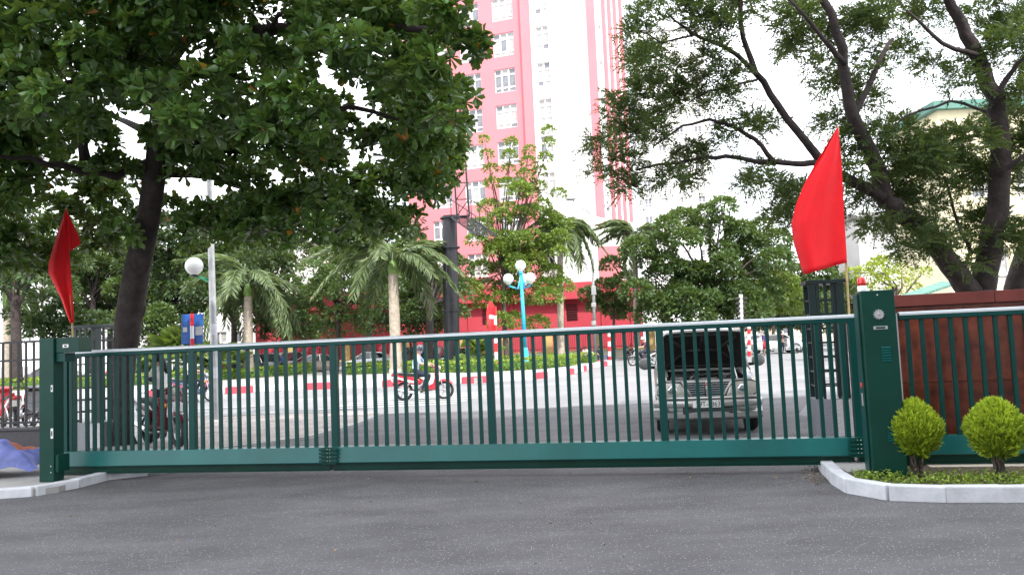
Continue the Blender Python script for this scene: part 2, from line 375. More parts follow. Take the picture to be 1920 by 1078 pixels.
LF_FAN = leafmat('leaf_fan_palm', (0.10, 0.18, 0.03), (0.26, 0.36, 0.10), 0.45, 0.3)
LF_THUJA = leafmat('leaf_thuja', (0.10, 0.19, 0.012), (0.58, 0.72, 0.05), 0.55, 0.3)

# ================================================================ setting
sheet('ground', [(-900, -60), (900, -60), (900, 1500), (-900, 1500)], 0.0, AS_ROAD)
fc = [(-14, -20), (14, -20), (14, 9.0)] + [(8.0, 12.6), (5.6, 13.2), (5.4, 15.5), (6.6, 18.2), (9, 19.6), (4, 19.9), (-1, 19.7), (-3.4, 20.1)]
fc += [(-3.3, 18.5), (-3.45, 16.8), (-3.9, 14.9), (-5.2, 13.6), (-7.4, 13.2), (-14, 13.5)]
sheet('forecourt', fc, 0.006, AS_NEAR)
# near pavement with its kerb, left of the entrance
pv = [(-3.5, 20.0), (-3.42, 18.5), (-3.57, 16.8), (-4.0, 15.0), (-5.3, 13.75), (-7.5, 13.35), (-60, 13.35), (-60, 21.4), (-6, 21.2), (-4.2, 20.8)]
mb = MB(); mb.extr(pv, -0.02, 0.035); pav = mb.build('pavement', PAVE); tag(pav, kind='structure')
mb = MB()
kp = [Vector((p[0], p[1], 0)) for p in [(-60, 21.4), (-6, 21.2), (-4.2, 20.8), (-3.5, 20.0), (-3.42, 18.5), (-3.57, 16.8), (-4.0, 15.0), (-5.3, 13.75)]]
for i in range(len(kp) - 1):
    d = (kp[i + 1] - kp[i]); L_ = d.length; a = math.atan2(d.y, d.x); nn = max(1, int(L_ / 0.8))
    for k in range(nn):
        c = kp[i].lerp(kp[i + 1], (k + .5) / nn); mb.box((c.x, c.y, 0.02), (L_ / nn - .012, 0.14, 0.06), Matrix.Rotation(a, 3, 'Z'))
kb = mb.build('kerb', MATS['concrete'], pav); tag(kb, kind='stuff')
pr = [(5.75, 13.4), (5.6, 15.4), (6.8, 18.0), (9.2, 19.4), (60, 19.6), (60, 11.4), (8.1, 12.8)]
mb = MB(); mb.extr(pr, -0.02, 0.04); tag(mb.build('pavement', PAVE), kind='structure')
# crossing stripes painted on the street
stripes = []
for i in range(6):
    y = 22.6 + i * 0.95
    mb = MB(); w = .26; x0 = -5.6 + i * .22
    nseg = 5; vs = []
    for k in range(nseg + 1): vs += [(x0 + 3.9 * k / nseg, y - w / 2 + rng.normal(0, .012), .010), (x0 + 3.9 * k / nseg, y + w / 2 + rng.normal(0, .012), .010)]
    mb.add(vs, [(2 * k, 2 * k + 2, 2 * k + 3, 2 * k + 1) for k in range(nseg)]); o = mb.build('stripe', MATS['worn_white']); o.parent = bpy.data.objects['ground']; stripes.append(o)
for (xa, xb, y) in ((-30, -8, 25.2), (-8.0, -5.2, 27.6), (8, 30, 27.5)):
    mb = MB(); mb.add([(xa, y - .07, .010), (xb, y - .07, .010), (xb, y + .07, .010), (xa, y + .07, .010)], [(0, 1, 2, 3)])
    mb.build('lane_line', MATS['worn_white'], bpy.data.objects['ground'])

# ---------------------------------------------------------------- traffic island
fr = [(-160, 756), (60, 750), (250, 745), (430, 738), (560, 731), (700, 726), (800, 722), (900, 718), (1000, 711), (1060, 704), (1095, 696), (1110, 690)]
IS = [gnd(*p) for p in fr]; IS = [Vector((p.x, p.y, 0)) for p in IS]
IS = [Vector((-75, 36, 0))] + IS
back = [Vector((6.2, 51, 0)), Vector((4.8, 53.5, 0)), Vector((1, 55, 0)), Vector((-30, 57, 0)), Vector((-75, 58, 0))]
mb = MB(); mb.extr([(p.x, p.y) for p in IS + back], -0.02, 0.24); island = mb.build('traffic_island', MATS['concrete']); tag(island, kind='structure')
# kerb of red and white painted blocks along the front
def resample(pts, step):
    out = [pts[0].copy()]; acc = 0.0
    for i in range(len(pts) - 1):
        d = pts[i + 1] - pts[i]; L_ = d.length; s = step - acc
        while s <= L_: out.append(pts[i] + d * (s / L_)); s += step
        acc = (L_ - (s - step))
    return out
kpts = resample(IS[1:] + back[:3], 1.15)
for i in range(len(kpts) - 1):
    a, b = kpts[i], kpts[i + 1]; d = b - a; c = (a + b) / 2; mb = MB()
    mb.box((0, 0, 0), (d.length - .02, 0.2, 0.3)); red = (i % 6) in (0,)
    if i % 6 == 3 and c.x > -14: red = True
    o = mb.build('kerb_block', MATS['kerb_red' if red else 'kerb_white'], island, bevel=0.025)
    o.location = (c.x, c.y, 0.146 + rng.normal(0, .004)); o.rotation_euler = (0, 0, math.atan2(d.y, d.x))
# planting beds (lawn) with clipped hedges round them
def bed(name, pxs, z=0.252):
    poly = [gnd(p[0], p[1], .25) for p in pxs]; o = sheet(name, [(p.x, p.y) for p in poly], z, MATS['lawn']); o.parent = island
    return poly
bedR = [gnd(x, y, .25) for x, y in [(652, 702), (760, 698), (900, 697), (1000, 692), (1060, 686), (1078, 681)]]
bedR = [Vector((p.x, p.y, .25)) for p in bedR]
bR2 = [Vector((5.3, 49.5, .25)), Vector((3, 51.2, .25)), Vector((-6, 52.4, .25)), Vector((-11.5, 52.6, .25))]
bedL = [gnd(x, y, .25) for x, y in [(-150, 730), (60, 727), (250, 722), (416, 712), (500, 705), (570, 697), (612, 689)]]
bL2 = [Vector((-13.5, 52.6, .25)), Vector((-30, 54, .25)), Vector((-70, 55, .25))]
sheet('lawn', [(p.x, p.y) for p in bedR + bR2], 0.245, MATS['lawn']).parent = island
sheet('lawn', [(p.x, p.y) for p in bedL + bL2], 0.245, MATS['lawn']).parent = island
def hedge(label, pts, h=0.48, w=0.62, dens=150, group='clipped hedges of the island'):
    t = thing('hedge', label, 'hedge', pts[0], 0, group)
    PP, DD = [], []
    mb = MB()
    for i in range(len(pts) - 1):
        a, b = pts[i], pts[i + 1]; d = b - a; L_ = d.length; u = d.normalized(); nrm = Vector((-u.y, u.x, 0)); n = int(dens * L_)
        c = (a + b) / 2; mb.box((c.x, c.y, .25 + h * .42), (L_ + .1, w * .8, h * .8), Matrix.Rotation(math.atan2(d.y, d.x), 3, 'Z'))
        s = rng.random(n) * L_; q = rng.uniform(-1, 1, n); z = rng.random(n); top = rng.random(n) < .5
        q = np.where(top, q, np.sign(q)); z = np.where(top, 1.0 + .1 * np.sin(s * 2.3 + i) * .6, z)
        P = np.array(a)[None] + s[:, None] * np.array(u)[None] + (q * w / 2)[:, None] * np.array(nrm)[None]; P[:, 2] = .25 + z * h + rng.normal(0, .02, n)
        D = q[:, None] * np.array(nrm)[None] * np.where(top, .3, 1)[:, None] + rng.normal(0, .4, (n, 3)); D[:, 2] += np.where(top, 1, .3)
        PP.append(P); DD.append(D)
    mb.build('inner_twigs', MATS['lawn'], t, world=True)
    P = np.concatenate(PP) - np.array(pts[0]); D = np.concatenate(DD); n = len(P)
    me = leaves_mesh('foliage', P, D, .12 + .08 * rng.random(n), .6, T_RHOMB, LF_HEDGE, np.clip(rng.normal(.5, .22, n), 0, .97))
    tag(link('foliage', me, t), kind='stuff')
hedge('low bright clipped hedge edging the bed with the cyan lamp', bedR)
hedge('low clipped hedge behind the no entry sign post', [Vector((4.9, 49.2, .25)), Vector((2.6, 50.4, .25)), Vector((-6, 51.6, .25)), Vector((-11, 51.9, .25))])
hedge('low bright clipped hedge round the white footed palm bed', bedL)
hedge('clipped hedge row further back behind the white footed palm', [Vector((-40, 46, .25)), Vector((-24, 44.5, .25)), Vector((-17.2, 47.5, .25)), Vector((-13.9, 52, .25))])

# ================================================================ buildings
WINDOWS = {}
def facade(parent, name, A, u, Wd, z0, z1, cols, rows, m, nrm, depth=0.28):
    """wall with real window openings; cols (u0,u1), rows (z0,z1)"""
    us = sorted({0.0, Wd} | {x for c in cols for x in c}); zs = sorted({z0, z1} | {z for r in rows for z in r})
    mb = MB(); A = Vector(A)
    P = lambda a, z, d=0: A + u * a + Vector((0, 0, z)) - nrm * d
    for i in range(len(us) - 1):
        for j in range(len(zs) - 1):
            a0, a1, b0, b1 = us[i], us[i + 1], zs[j], zs[j + 1]
            hole = any(abs(a0 - c[0]) < 1e-6 and abs(a1 - c[1]) < 1e-6 for c in cols) and any(abs(b0 - r[0]) < 1e-6 and abs(b1 - r[1]) < 1e-6 for r in rows)
            if not hole: mb.add([P(a0, b0), P(a1, b0), P(a1, b1), P(a0, b1)], [(0, 1, 2, 3)])
            else:
                for q in ((P(a0, b0), P(a1, b0), P(a1, b0, depth), P(a0, b0, depth)), (P(a0, b1), P(a1, b1), P(a1, b1, depth), P(a0, b1, depth)),
                          (P(a0, b0), P(a0, b1), P(a0, b1, depth), P(a0, b0, depth)), (P(a1, b0), P(a1, b1), P(a1, b1, depth), P(a1, b0, depth))):
                    mb.add(q, [(0, 1, 2, 3)])
    me = mb.mesh(name, m, fixn=False); me.transform(XF[parent.name].inverted()); w = link(name, me, parent)
    return w
def window(parent, A, u, nrm, a0, a1, b0, b1, nx, nz, curt=0.5, d=0.2):
    """frame part with each pane a sub-part; meshes shared between alike windows"""
    w, h = a1 - a0, b1 - b0; key = (round(w, 2), round(h, 2), nx, tuple(nz))
    if key not in WINDOWS:
        f = MB(); t = .075
        xs = [i / nx * w for i in range(nx + 1)]; zz = [q * h for q in nz]
        for x in xs: f.bx(max(0, x - t), min(w, x + t), -.05, .05, 0, h)
        for z in zz: f.bx(0, w, -.045, .045, max(0, z - t), min(h, z + t))
        pm = {}
        for j in range(len(zz) - 1):
            for cm in ('pane', 'pane_curtain'):
                g = MB(); g.bx(0, w / nx - 2 * t * .9, -.012, .012, 0, zz[j + 1] - zz[j] - 2 * t * .9); pm[(j, cm)] = g.mesh('pane', MATS[cm])
        WINDOWS[key] = (f.mesh('window', MATS['frame_white']), pm, xs, zz, t)
    fm, pm, xs, zz, t = WINDOWS[key]
    loc = Vector(A) + u * a0 + Vector((0, 0, b0)) - nrm * d
    loc = XF[parent.name].inverted() @ loc; ang = math.atan2(u.y, u.x)
    o = link('window', fm, parent, loc); o.rotation_euler = (0, 0, ang)
    c = rng.random() < curt
    for j in range(len(zz) - 1):
        for i in range(nx):
            cm = 'pane_curtain' if (c and rng.random() < .8) or rng.random() < .15 else 'pane'
            p = link('pane', pm[(j, cm)], o, (xs[i] + t * .9, 0.02, zz[j] + t * .9))
    return o
# --- pink and white tower
B = at(1146, 637, 76.0); A = at(775, 652, 83.0); B.z = A.z = 0
u = (B - A).normalized(); nrm = Vector((u.y, -u.x, 0)); WT = (B - A).length
tow = thing('tower_block', 'tall pink and white office tower with rows of white framed windows', 'building', A)
HT = 52.0
def up_(px, py=300): # position along the tower front for a pixel
    q = onplane(px, py, A, nrm); return (q - A).dot(u)
e1 = up_(1003, 250); e2 = up_(1112, 250)
rows = []; fl = 3.72
for k in range(-6, 7): rows.append((27.1 + fl * k, 27.1 + fl * k + 2.4))
rows = [r for r in rows if r[0] > 5 and r[1] < HT - 1]
def colpx(px, w): c = up_(px, 135); return (c - w / 2, c + w / 2)
cp = [colpx(820, 2.25), colpx(882, 2.25), colpx(946, 2.25)]
facade(tow, 'front_wall', A, u, e1, 0, HT, cp, rows, MATS['pink'], nrm)
Aw = A + u * e1
cw = [(up_(1019, 135) - e1 - .68, up_(1019, 135) - e1 + .68)]
facade(tow, 'white_wall', Aw, u, e2 - e1, 0, HT, cw, rows, MATS['bldg_white'], nrm)
for r in rows:
    for c in cp: window(tow, A, u, nrm, c[0], c[1], r[0], r[1], 3, (0, .2, .74, 1), .45)
    for c in cw: window(tow, Aw, u, nrm, c[0], c[1], r[0] + .1 if 0 else r[0], r[1], 2, (0, .25, .72, 1), .6)
mb = MB()
ang = math.atan2(u.y, u.x); RZ = Matrix.Rotation(ang, 3, 'Z')
pc = A + u * (e1 - .45) + nrm * .18; mb.box((pc.x, pc.y, HT / 2), (0.85, 0.5, HT), RZ); mb.build('pilaster', MATS['pink'], tow, world=True)
mb = MB(); pc = A + u * ((e2 + WT) / 2) + nrm * .1; mb.box((pc.x, pc.y, HT / 2), (WT - e2, 0.6, HT), RZ); mb.build('corner_pier', MATS['pink'], tow, world=True)
# side wall, receding
v = -nrm; side_n = u; DT = 13.5
A2 = A + u * (WT - .02)
sc = [(1.6, 2.9), (4.4, 5.7), (7.4, 8.7), (10.4, 11.7)]
facade(tow, 'side_wall', A2, v, DT, 0, HT, sc, rows, MATS['bldg_white'], side_n)
for r in rows:
    for c in sc: window(tow, A2, v, side_n, c[0], c[1], r[0], r[1], 2, (0, .25, 1), .3)
for a in (3.65, 6.55, 9.55, 12.9):
    mb = MB(); pc = A2 + v * a + side_n * .12; mb.box((pc.x, pc.y, HT / 2), (0.7, 0.34, HT), Matrix.Rotation(math.atan2(v.y, v.x), 3, 'Z')); mb.build('pilaster', MATS['pink'], tow, world=True)
mb = MB()
q = [A + u * .02 - nrm * .3, A + u * (WT - .04) - nrm * .3, A + u * (WT - .04) - nrm * DT, A + u * .02 - nrm * DT]
mb.extr([(p.x, p.y) for p in q], HT - .3, HT); mb.build('roof', MATS['concrete'], tow, world=True)
mb = MB(); mb.add([A, A - nrm * DT, A - nrm * DT + Vector((0, 0, HT)), A + Vector((0, 0, HT))], [(0, 1, 2, 3)]); mb.add([A - nrm * DT, A2 - nrm * DT, A2 - nrm * DT + Vector((0, 0, HT)), A - nrm * DT + Vector((0, 0, HT))], [(0, 1, 2, 3)])
mb.build('rear_walls', MATS['pink'], tow, world=True)
# --- podium in front of the tower
PY = 73.5
p0 = at(480, 690, PY); p1 = at(1210, 690, PY)
pod = thing('podium_block', 'low deep pink podium with white upper storey below the tower', 'building', (p0.x, PY, 0))
zt = lambda px, py, Y=PY: at(px, py, Y).z
zb = zt(1150, 558); zw0 = zt(1150, 527)
mb = MB(); mb.bx(p0.x, p1.x, PY, PY + 1.8, 0, zb); mb.build('ground_storey', MATS['pink_deep'], pod, world=True)
mb = MB(); mb.bx(p0.x, p1.x + .5, PY - .9, PY + 1.8, zb + .003, zw0); mb.build('fascia', MATS['pink_deep'], pod, world=True)
xw0, xw1 = at(1040, 480, PY).x, at(1192, 480, PY).x
mb = MB(); mb.bx(xw0, xw1, PY - .6, PY + 1.5, zw0 + .003, zt(1150, 425)); mb.build('white_storey', MATS['bldg_white'], pod, world=True)
xa, xb_ = at(1122, 480, PY - .6).x, at(1163, 480, PY - .6).x
mb = MB(); mb.bx(xa, xb_, PY - .72, PY - .6, zw0 + .003, zt(1150, 463)); mb.build('pink_panel', MATS['pink'], pod, world=True)
mb = MB(); zz0 = zt(1150, 425)
mb.add([(xa - 1, PY - .6, zz0 + .3), (xw1, PY - .6, zz0 + .01), (xw1, PY + 1.4, zz0 + .01), (xa - 1, PY + 1.4, zz0 + 1.6), (xw1, PY - .6, zz0 + .25), (xw1, PY + 1.4, zz0 + .25)], [(0, 1, 2, 3), (0, 1, 4), (3, 2, 5), (0, 4, 5, 3), (1, 2, 5, 4)])
mb.build('sloped_soffit', MATS['beige'], pod, world=True)
for k, px in enumerate((560, 640, 720, 800, 880, 960, 1060, 1130, 1185)):
    x = at(px, 600, PY).x; mb = MB(); mb.bx(x - .12, x + .12, PY - .16, PY, 0.3, zb - .02); mb.build('pilaster', MATS['pink_deep'], pod, world=True)
for px in (600, 680, 840, 920, 1068, 1160):
    x = at(px, 600, PY).x
    for j in range(7):
        mb = MB(); z = zb - .5 - j * .22; mb.box((x, PY - .06, z), (1.5, .12, .05), Matrix.Rotation(.5, 3, 'X')); mb.build('louvre', MATS['fence_black'], pod, world=True)
# --- street wall: yellow pillars, low beige wall, black railings
FY = 69.0
f0 = at(540, 690, FY).x; f1 = at(1230, 680, FY).x
rail = thing('railing_wall', 'black spiked railings on low beige wall between yellow pillars', 'fence', (f0, FY, 0))
mb = MB(); mb.bx(f0, f1, FY - .2, FY + .2, 0, .75); mb.build('low_wall', MATS['beige'], rail, world=True)
mb = MB(); mb.bx(f0, f1, FY - .26, FY + .26, .753, .85); mb.build('coping', MATS['pillar_yellow'], rail, world=True)
for px in (548, 650, 760, 862, 948, 1030, 1120, 1222):
    x = at(px, 650, FY).x; mb = MB(); mb.bx(x - .3, x + .3, FY - .3, FY + .3, 0, 2.35); mb.bx(x - .38, x + .38, FY - .38, FY + .38, 2.353, 2.55); mb.build('pillar', MATS['pillar_yellow'], rail, world=True, bevel=.02)
mb = MB()
for z in (1.0, 2.3): mb.bx(f0, f1, FY - .02, FY + .02, z, z + .05)
mb.build('rail', MATS['fence_black'], rail, world=True)
mb = MB(); x = f0
while x < f1:
    mb.bx(x, x + .03, FY - .015, FY + .015, .85, 2.72); mb.add([(x - .03, FY, 2.72), (x + .06, FY, 2.72), (x + .015, FY, 2.9)], [(0, 1, 2)]); x += .16
tag(mb.build('bars', MATS['fence_black'], rail, world=True), kind='stuff')
# --- other buildings
def simple_block(name, label, x0, x1, y0, y1, h, wm, cols, rows_, nx=2, roofm=None):
    t = thing(name, label, 'building', (x0, y0, 0)); Wd = x1 - x0; uu = Vector((1, 0, 0)); nn = Vector((0, -1, 0))
    cs = [(c * Wd - .7, c * Wd + .7) for c in cols]; rs = [(r, r + 1.6) for r in rows_]
    facade(t, 'front_wall', (x0, y0, 0), uu, Wd, 0, h, cs, rs, MATS[wm], nn)
    for c in cs:
        for r in rs: window(t, (x0, y0, 0), uu, nn, c[0], c[1], r[0], r[1], nx, (0, .3, 1), .3)
    mb = MB()
    for q in (((x0, y0), (x0, y1)), ((x1, y0), (x1, y1)), ((x0, y1), (x1, y1))):
        (a, b), (c, d) = q; mb.add([(a, b, 0), (c, d, 0), (c, d, h), (a, b, h)], [(0, 1, 2, 3)])
    mb.build('side_walls', MATS[wm], t, world=True)
    mb = MB(); mb.bx(x0 - .3, x1 + .3, y0 - .3, y1 + .3, h + .003, h + .35); mb.build('roof', MATS[roofm or 'concrete'], t, world=True)
    return t
q0, q1 = at(1192, 250, 150).x, at(1330, 250, 150).x
simple_block('white_tower_block', 'white apartment tower far off beside the pink tower', q0, q1, 150, 165, at(1220, 60, 150).z, 'bldg_white', (.12, .35, .6, .85), [6 + 3.4 * k for k in range(16)])
q0, q1 = at(60, 560, 80).x, at(600, 560, 80).x
simple_block('cream_building', 'pale building half hidden behind the trees of the island', q0, q1, 80, 92, at(300, 470, 80).z, 'bldg_white', [.05 + .075 * k for k in range(13)], (2.5, 6.0))
q0, q1 = at(1612, 480, 60).x, at(1800, 480, 60).x
simple_block('grey_building', 'grey rendered house with blank wall behind the spreading tree', q0, q1, 60, 64, at(1700, 405, 60).z, 'grey_wall', (.93,), (4.6,))
q0, q1 = at(1780, 480, 34).x, at(2060, 480, 34).x
simple_block('yellow_house', 'cream yellow house with green roof edge behind the spreading tree', q0, q1, 34, 38.5, at(1820, 205, 34).z, 'cream', (.3, .6), (3.2, 7.0), 2, 'roof_green')
q0, q1 = at(1395, 620, 100).x, at(1640, 620, 100).x
sb = simple_block('shop_row', 'low row of shops at the far end of the side road', q0, q1, 100, 106, at(1500, 596, 100).z, 'beige', (.1, .3, .5, .7, .9), (.9,), 2, 'roof_green')
# low shed roof behind the red wall
t = thing('shed_roof', 'small green sheet roof shed showing over the red wall', 'shed', (at(1700, 560, 22).x, 22, 0))
a_, b_ = at(1690, 565, 22), at(1792, 530, 22)
mb = MB()
for k in range(8):
    f_ = k / 8; p = a_.lerp(b_, f_); q = a_.lerp(b_, (k + .97) / 8); mb.add([(p.x, 22, p.z), (q.x, 22, q.z), (q.x, 22.7, q.z + .1), (p.x, 22.7, p.z + .1), (p.x, 22, p.z - .06), (q.x, 22, q.z - .06)], [(0, 1, 2, 3), (0, 1, 5, 4)])
mb.build('roof_sheets', MATS['roof_green'], t, world=True)
mb = MB(); mb.bx(a_.x, b_.x, 22.1, 22.6, 0, a_.z - .1); mb.build('wall', MATS['cream'], t, world=True)
# unseen block added behind the viewpoint to cast shade over the forecourt
ob = thing('shade_block', 'unseen plain block added behind the forecourt to shade it', 'building', (0, -9, 0))
HB = 36.5
cs = [(2 + 4.0 * k, 4.2 + 4.0 * k) for k in range(7)]; rs = [(1.2 + 3.6 * k, 3.2 + 3.6 * k) for k in range(9)]
facade(ob, 'front_wall', (25, -9, 0), Vector((-1, 0, 0)), 32, 0, HB, cs, rs, MATS['grey_wall'], Vector((0, 1, 0)), .3)  # front of the added, unseen shade block
mb = MB(); mb.bx(-6.9, 24.9, -21, -9.35, 0, HB - .1); mb.build('glazing', MATS['pane'], ob, world=True)
# ================================================================ sliding gate
GL = gnd(106, 887, .10); GR = gnd(1615, 868.5, .10)
gu = (GR - GL); gu.z = 0; gu.normalize(); gn = Vector((gu.y, -gu.x, 0))      # gn faces the viewer
GA = math.atan2(gu.y, gu.x); G0 = Vector((GL.x, GL.y, 0))
def gp(px, py):
    q = onplane(px, py, G0, gn); return (q - G0).dot(gu), q.z
mat('rail_glint', (0.62, 0.66, 0.68), 0.3, metal=0.2)  # pale tone stands in for sky reflected in the rail's upper edge
gate = thing('sliding_gate', 'long dark green sliding gate of upright bars across the driveway', 'gate', G0, GA)
gs0, gz0 = gp(110, 661); gs1, gz1 = gp(1612, 588); ZT = (gz0 + gz1) / 2
zb_hi = (gp(640, 836)[1] + gp(1400, 822)[1]) / 2; zb_lo = (gp(640, 867)[1] + gp(1400, 853)[1]) / 2
S_END = gp(1612, 700)[0]; S_TAIL = S_END + 5.2; RH = 0.085
print('gate', G0, math.degrees(GA), 'len', S_END, 'top', gz0, gz1, 'beam', zb_lo, zb_hi)
def rail_bevel(s0, s1, z0, z1, d): mb = MB(); mb.bx(s0, s1, -d / 2, d / 2, z0, z1); return mb
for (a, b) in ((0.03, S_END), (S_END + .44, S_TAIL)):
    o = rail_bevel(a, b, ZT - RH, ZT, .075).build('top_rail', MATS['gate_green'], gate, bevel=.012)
    mb = MB(); mb.loft([[Vector((s_, y_, z_)) for y_, z_ in ((-.0405, ZT - .034), (-.0405, ZT - .012), (-.028, ZT + .004), (.03, ZT + .004), (.03, ZT + .0005), (-.0378, ZT - .0125), (-.0378, ZT - .034))] for s_ in (a + .01, b - .01)]); mb.build('rail_sky_glint', MATS['rail_glint'], o)  # added pale strip paints the sky's gleam along the rail bevel
# bottom beam: sloped face above, track channel set back below
def beam(s0, s1):
    mb = MB(); d = .105
    prof = [(-d + .012, zb_hi), (-d - .022, zb_lo + .012), (-d - .012, zb_lo), (d, zb_lo), (d, zb_hi - .02), (d - .02, zb_hi)]
    mb.loft([[Vector((s, p[0], p[1])) for p in prof] for s in (s0, s1)])
    o = mb.build('bottom_beam', MATS['beam_green'], gate)
    m2 = MB(); m2.bx(s0 + .02, s1 - .02, -.05, .06, .115, zb_lo - .002); m2.bx(s0 + .02, s1 - .02, -.075, .085, .10, .113); m2.build('track_channel', MATS['post_green'], o)
s_j = gp(625, 850)[0]; s_j2 = gp(1603, 835)[0]
beam(0.0, s_j - .004); beam(s_j + .004, s_j2 - .004); beam(s_j2 + .004, S_TAIL)
barm = MB(); barm.bx(-.0205, .0205, -.0205, .0205, zb_hi - .03, ZT - RH + .01); barm = barm.mesh('bar', MATS['gate_green'])
stm = MB(); stm.bx(-.045, .045, -.04, .04, zb_hi - .03, ZT - RH + .005); stm = stm.mesh('stile', MATS['gate_green'], bevel=.006)
st = [gp(p, 750)[0] for p in (150, 362, 628, 921, 1243)] + [gp(1585, 720)[0]]
for s in st[1:5]: link('stile', stm, gate, (s, 0, 0))
for i in range(len(st) - 1):
    a, b = st[i], st[i + 1]; n = 14
    for k in range(1, n + 1): link('bar', barm, gate, (a + (b - a) * k / (n + 1) + rng.normal(0, .0015), 0, 0))
# wide hollow end stiles
for (a, w) in ((.05, .055), (.13, .085), (.245, .05)):
    mb = MB(); mb.bx(a, a + w, -.05, .05, zb_hi - .02, ZT - RH + .004); mb.build('end_stile', MATS['gate_green'], gate, bevel=.006)
for s, w in ((S_END - .05, .09), (S_END - .17, .05)):
    mb = MB(); mb.bx(s - w / 2, s + w / 2, -.05, .05, zb_hi - .02, ZT - RH + .004); mb.build('end_stile', MATS['gate_green'], gate, bevel=.006)
mb = MB(); mb.bx(S_END - .004, S_END + .008, -.05, .05, zb_hi, ZT - .01); mb.build('edge_glint', MATS['steel'], gate)  # bright strips here and below stand in for reflections on the stile sides
mb = MB(); sx = gp(1683, 700)[0]; mb.bx(sx, sx + .03, -.045, .045, zb_hi, ZT - .01); mb.build('edge_glint', MATS['steel'], gate)
s = gp(1707, 690)[0]
while s < S_TAIL - .1: link('bar', barm, gate, (s, 0, 0)); s += .149
link('stile', stm, gate, (S_TAIL - .05, 0, 0))
# riveted joint plates on the beam
for sj in (s_j, s_j2 + .02):
    mb = MB(); mb.bx(sj - .10, sj + .10, -.142, -.118, zb_lo - .01, zb_hi + .004); pl = mb.build('joint_plate', MATS['post_green'], gate, bevel=.004)
    for r in range(4):
        z = zb_lo + .02 + r * (zb_hi - zb_lo - .03) / 3.6
        for sd in (-1, 1):
            mb = MB(); mb.bx(sj + sd * .075 - .05, sj + sd * .075 + .05, -.158, -.1425, z, z + .032); mb.build('clamp', MATS['gate_green'], pl, bevel=.004)
            for bx_ in (-.03, .03):
                mb = MB(); mb.lathe([(.007, 0), (.007, .006), (.003, .009)], 6, (sj + sd * .03 + bx_ * .4, -.142, z + .016), Matrix.Rotation(PI / 2, 3, 'X')); mb.build('bolt', MATS['steel'], pl)
# ---------------------------------------------------------------- receiving post, left
pb = gnd(95, 901, .09)
post = thing('gate_post', 'slim dark green catch post where the gate closes', 'gate post', (pb.x, pb.y, .085), GA)
hp = 1.86
mb = MB(); mb.bx(-.12, .10, -.06, .12, .0, hp); mb.build('post_body', MATS['post_green'], post, bevel=.008)
mb = MB(); mb.bx(.102, .46, -.03, .20, hp - .2, hp - .004); mb.build('catch_arm', MATS['post_green'], post, bevel=.006)
mb = MB(); mb.bx(.102, .24, -.02, .16, hp - .32, hp - .204); mb.build('catch_arm_bracket', MATS['gate_green'], post, bevel=.005)
mb = MB(); mb.bx(.102, .15, -.04, .16, .12, .34); mb.build('roller_cradle', MATS['post_green'], post, bevel=.004)
for (x, z, w, h) in ((.26, hp - .115, .085, .042), (.077, hp - .66, .03, .085), (.077, .62, .035, .13)):
    yf = -.031 if x > .1 else -.061
    mb = MB(); mb.bx(x - w / 2, x + w / 2, yf - .004, yf, z - h / 2, z + h / 2); sn = mb.build('white_socket', MATS['frame_white'], post)
    mb = MB(); mb.bx(x - w * .22, x + w * .22, yf - .007, yf - .0045, z - h * .25, z + h * .25); mb.build('socket_slot', MATS['black_rubber'], sn)
for z in (.12, .2):
    mb = MB(); mb.sphere((.06, -.062, z), .009, 8, 5); mb.build('bolt', MATS['steel'], post)
# ---------------------------------------------------------------- drive post, right
db = gnd(1668, 890, .10)
drv = thing('gate_drive_post', 'broad dark green drive housing with red and white warning lamp on top', 'gate post', (db.x, db.y, .06), GA - .03)
hd = 1.93; w2 = .165
mb = MB(); mb.bx(-w2, w2, -.06, .25, 0, hd); mb.build('housing', MATS['post_green'], drv, bevel=.012)
mb = MB(); mb.bx(-w2 - .02, -w2 - .002, .03, .24, 0.0, hd - .03); mb.build('side_cover', MATS['gate_green'], drv, bevel=.006)
# round rosette emblem: plate with twelve rounded lobes
mb = MB(); n = 48
pts = [(math.cos(2 * PI * k / n) * (.052 + .007 * math.cos(12 * 2 * PI * k / n)), math.sin(2 * PI * k / n) * (.052 + .007 * math.cos(12 * 2 * PI * k / n))) for k in range(n)]
vs = [(p[0], -.064, hd - .25 + p[1]) for p in pts] + [(p[0] * .9, -.076, hd - .25 + p[1] * .9) for p in pts]
mb.add(vs, [tuple(range(n, 2 * n))] + [(k, (k + 1) % n, n + (k + 1) % n, n + k) for k in range(n)]); em = mb.build('emblem', MATS['steel'], drv)
mb = MB(); mb.sphere((0, -.077, hd - .25), .018, 12, 6, (1, .3, 1)); mb.build('emblem_boss', MATS['galv'], em)
mb = MB(); mb.bx(-.06, .075, -.068, -.061, hd - .405, hd - .37); npl = mb.build('name_plate', MATS['steel'], drv, bevel=.002)
mb = MB(); mb.bx(-.038, .052, -.071, -.0685, hd - .397, hd - .378); mb.build('plate_recess', MATS['post_green'], npl)
for zc in (hd - .66, .46):
    for k in range(6):
        mb = MB(); z = zc + (k - 2.5) * .027; mb.box((.045, -.064, z), (.085, .014, .012), Matrix.Rotation(.6, 3, 'X')); mb.build('louvre', MATS['beam_green'], drv)
mb = MB(); mb.sphere((-.0, -.062, hd - .05), .008, 8, 5); mb.build('screw', MATS['steel'], drv)
for z, m_ in ((.93, 'beacon_red'), (.74, 'steel')):
    mb = MB(); mb.bx(-w2 - .034, -w2 - .021, .05, .09, z, z + (.05 if m_ == 'beacon_red' else .13)); mb.build('side_button', MATS[m_], drv, bevel=.003)
mb = MB(); mb.lathe([(.048, 0), (.048, .055), (.044, .06)], 16, (-.11, .10, hd + .002)); bc = mb.build('warning_lamp', MATS['globe_white'], drv, 40)
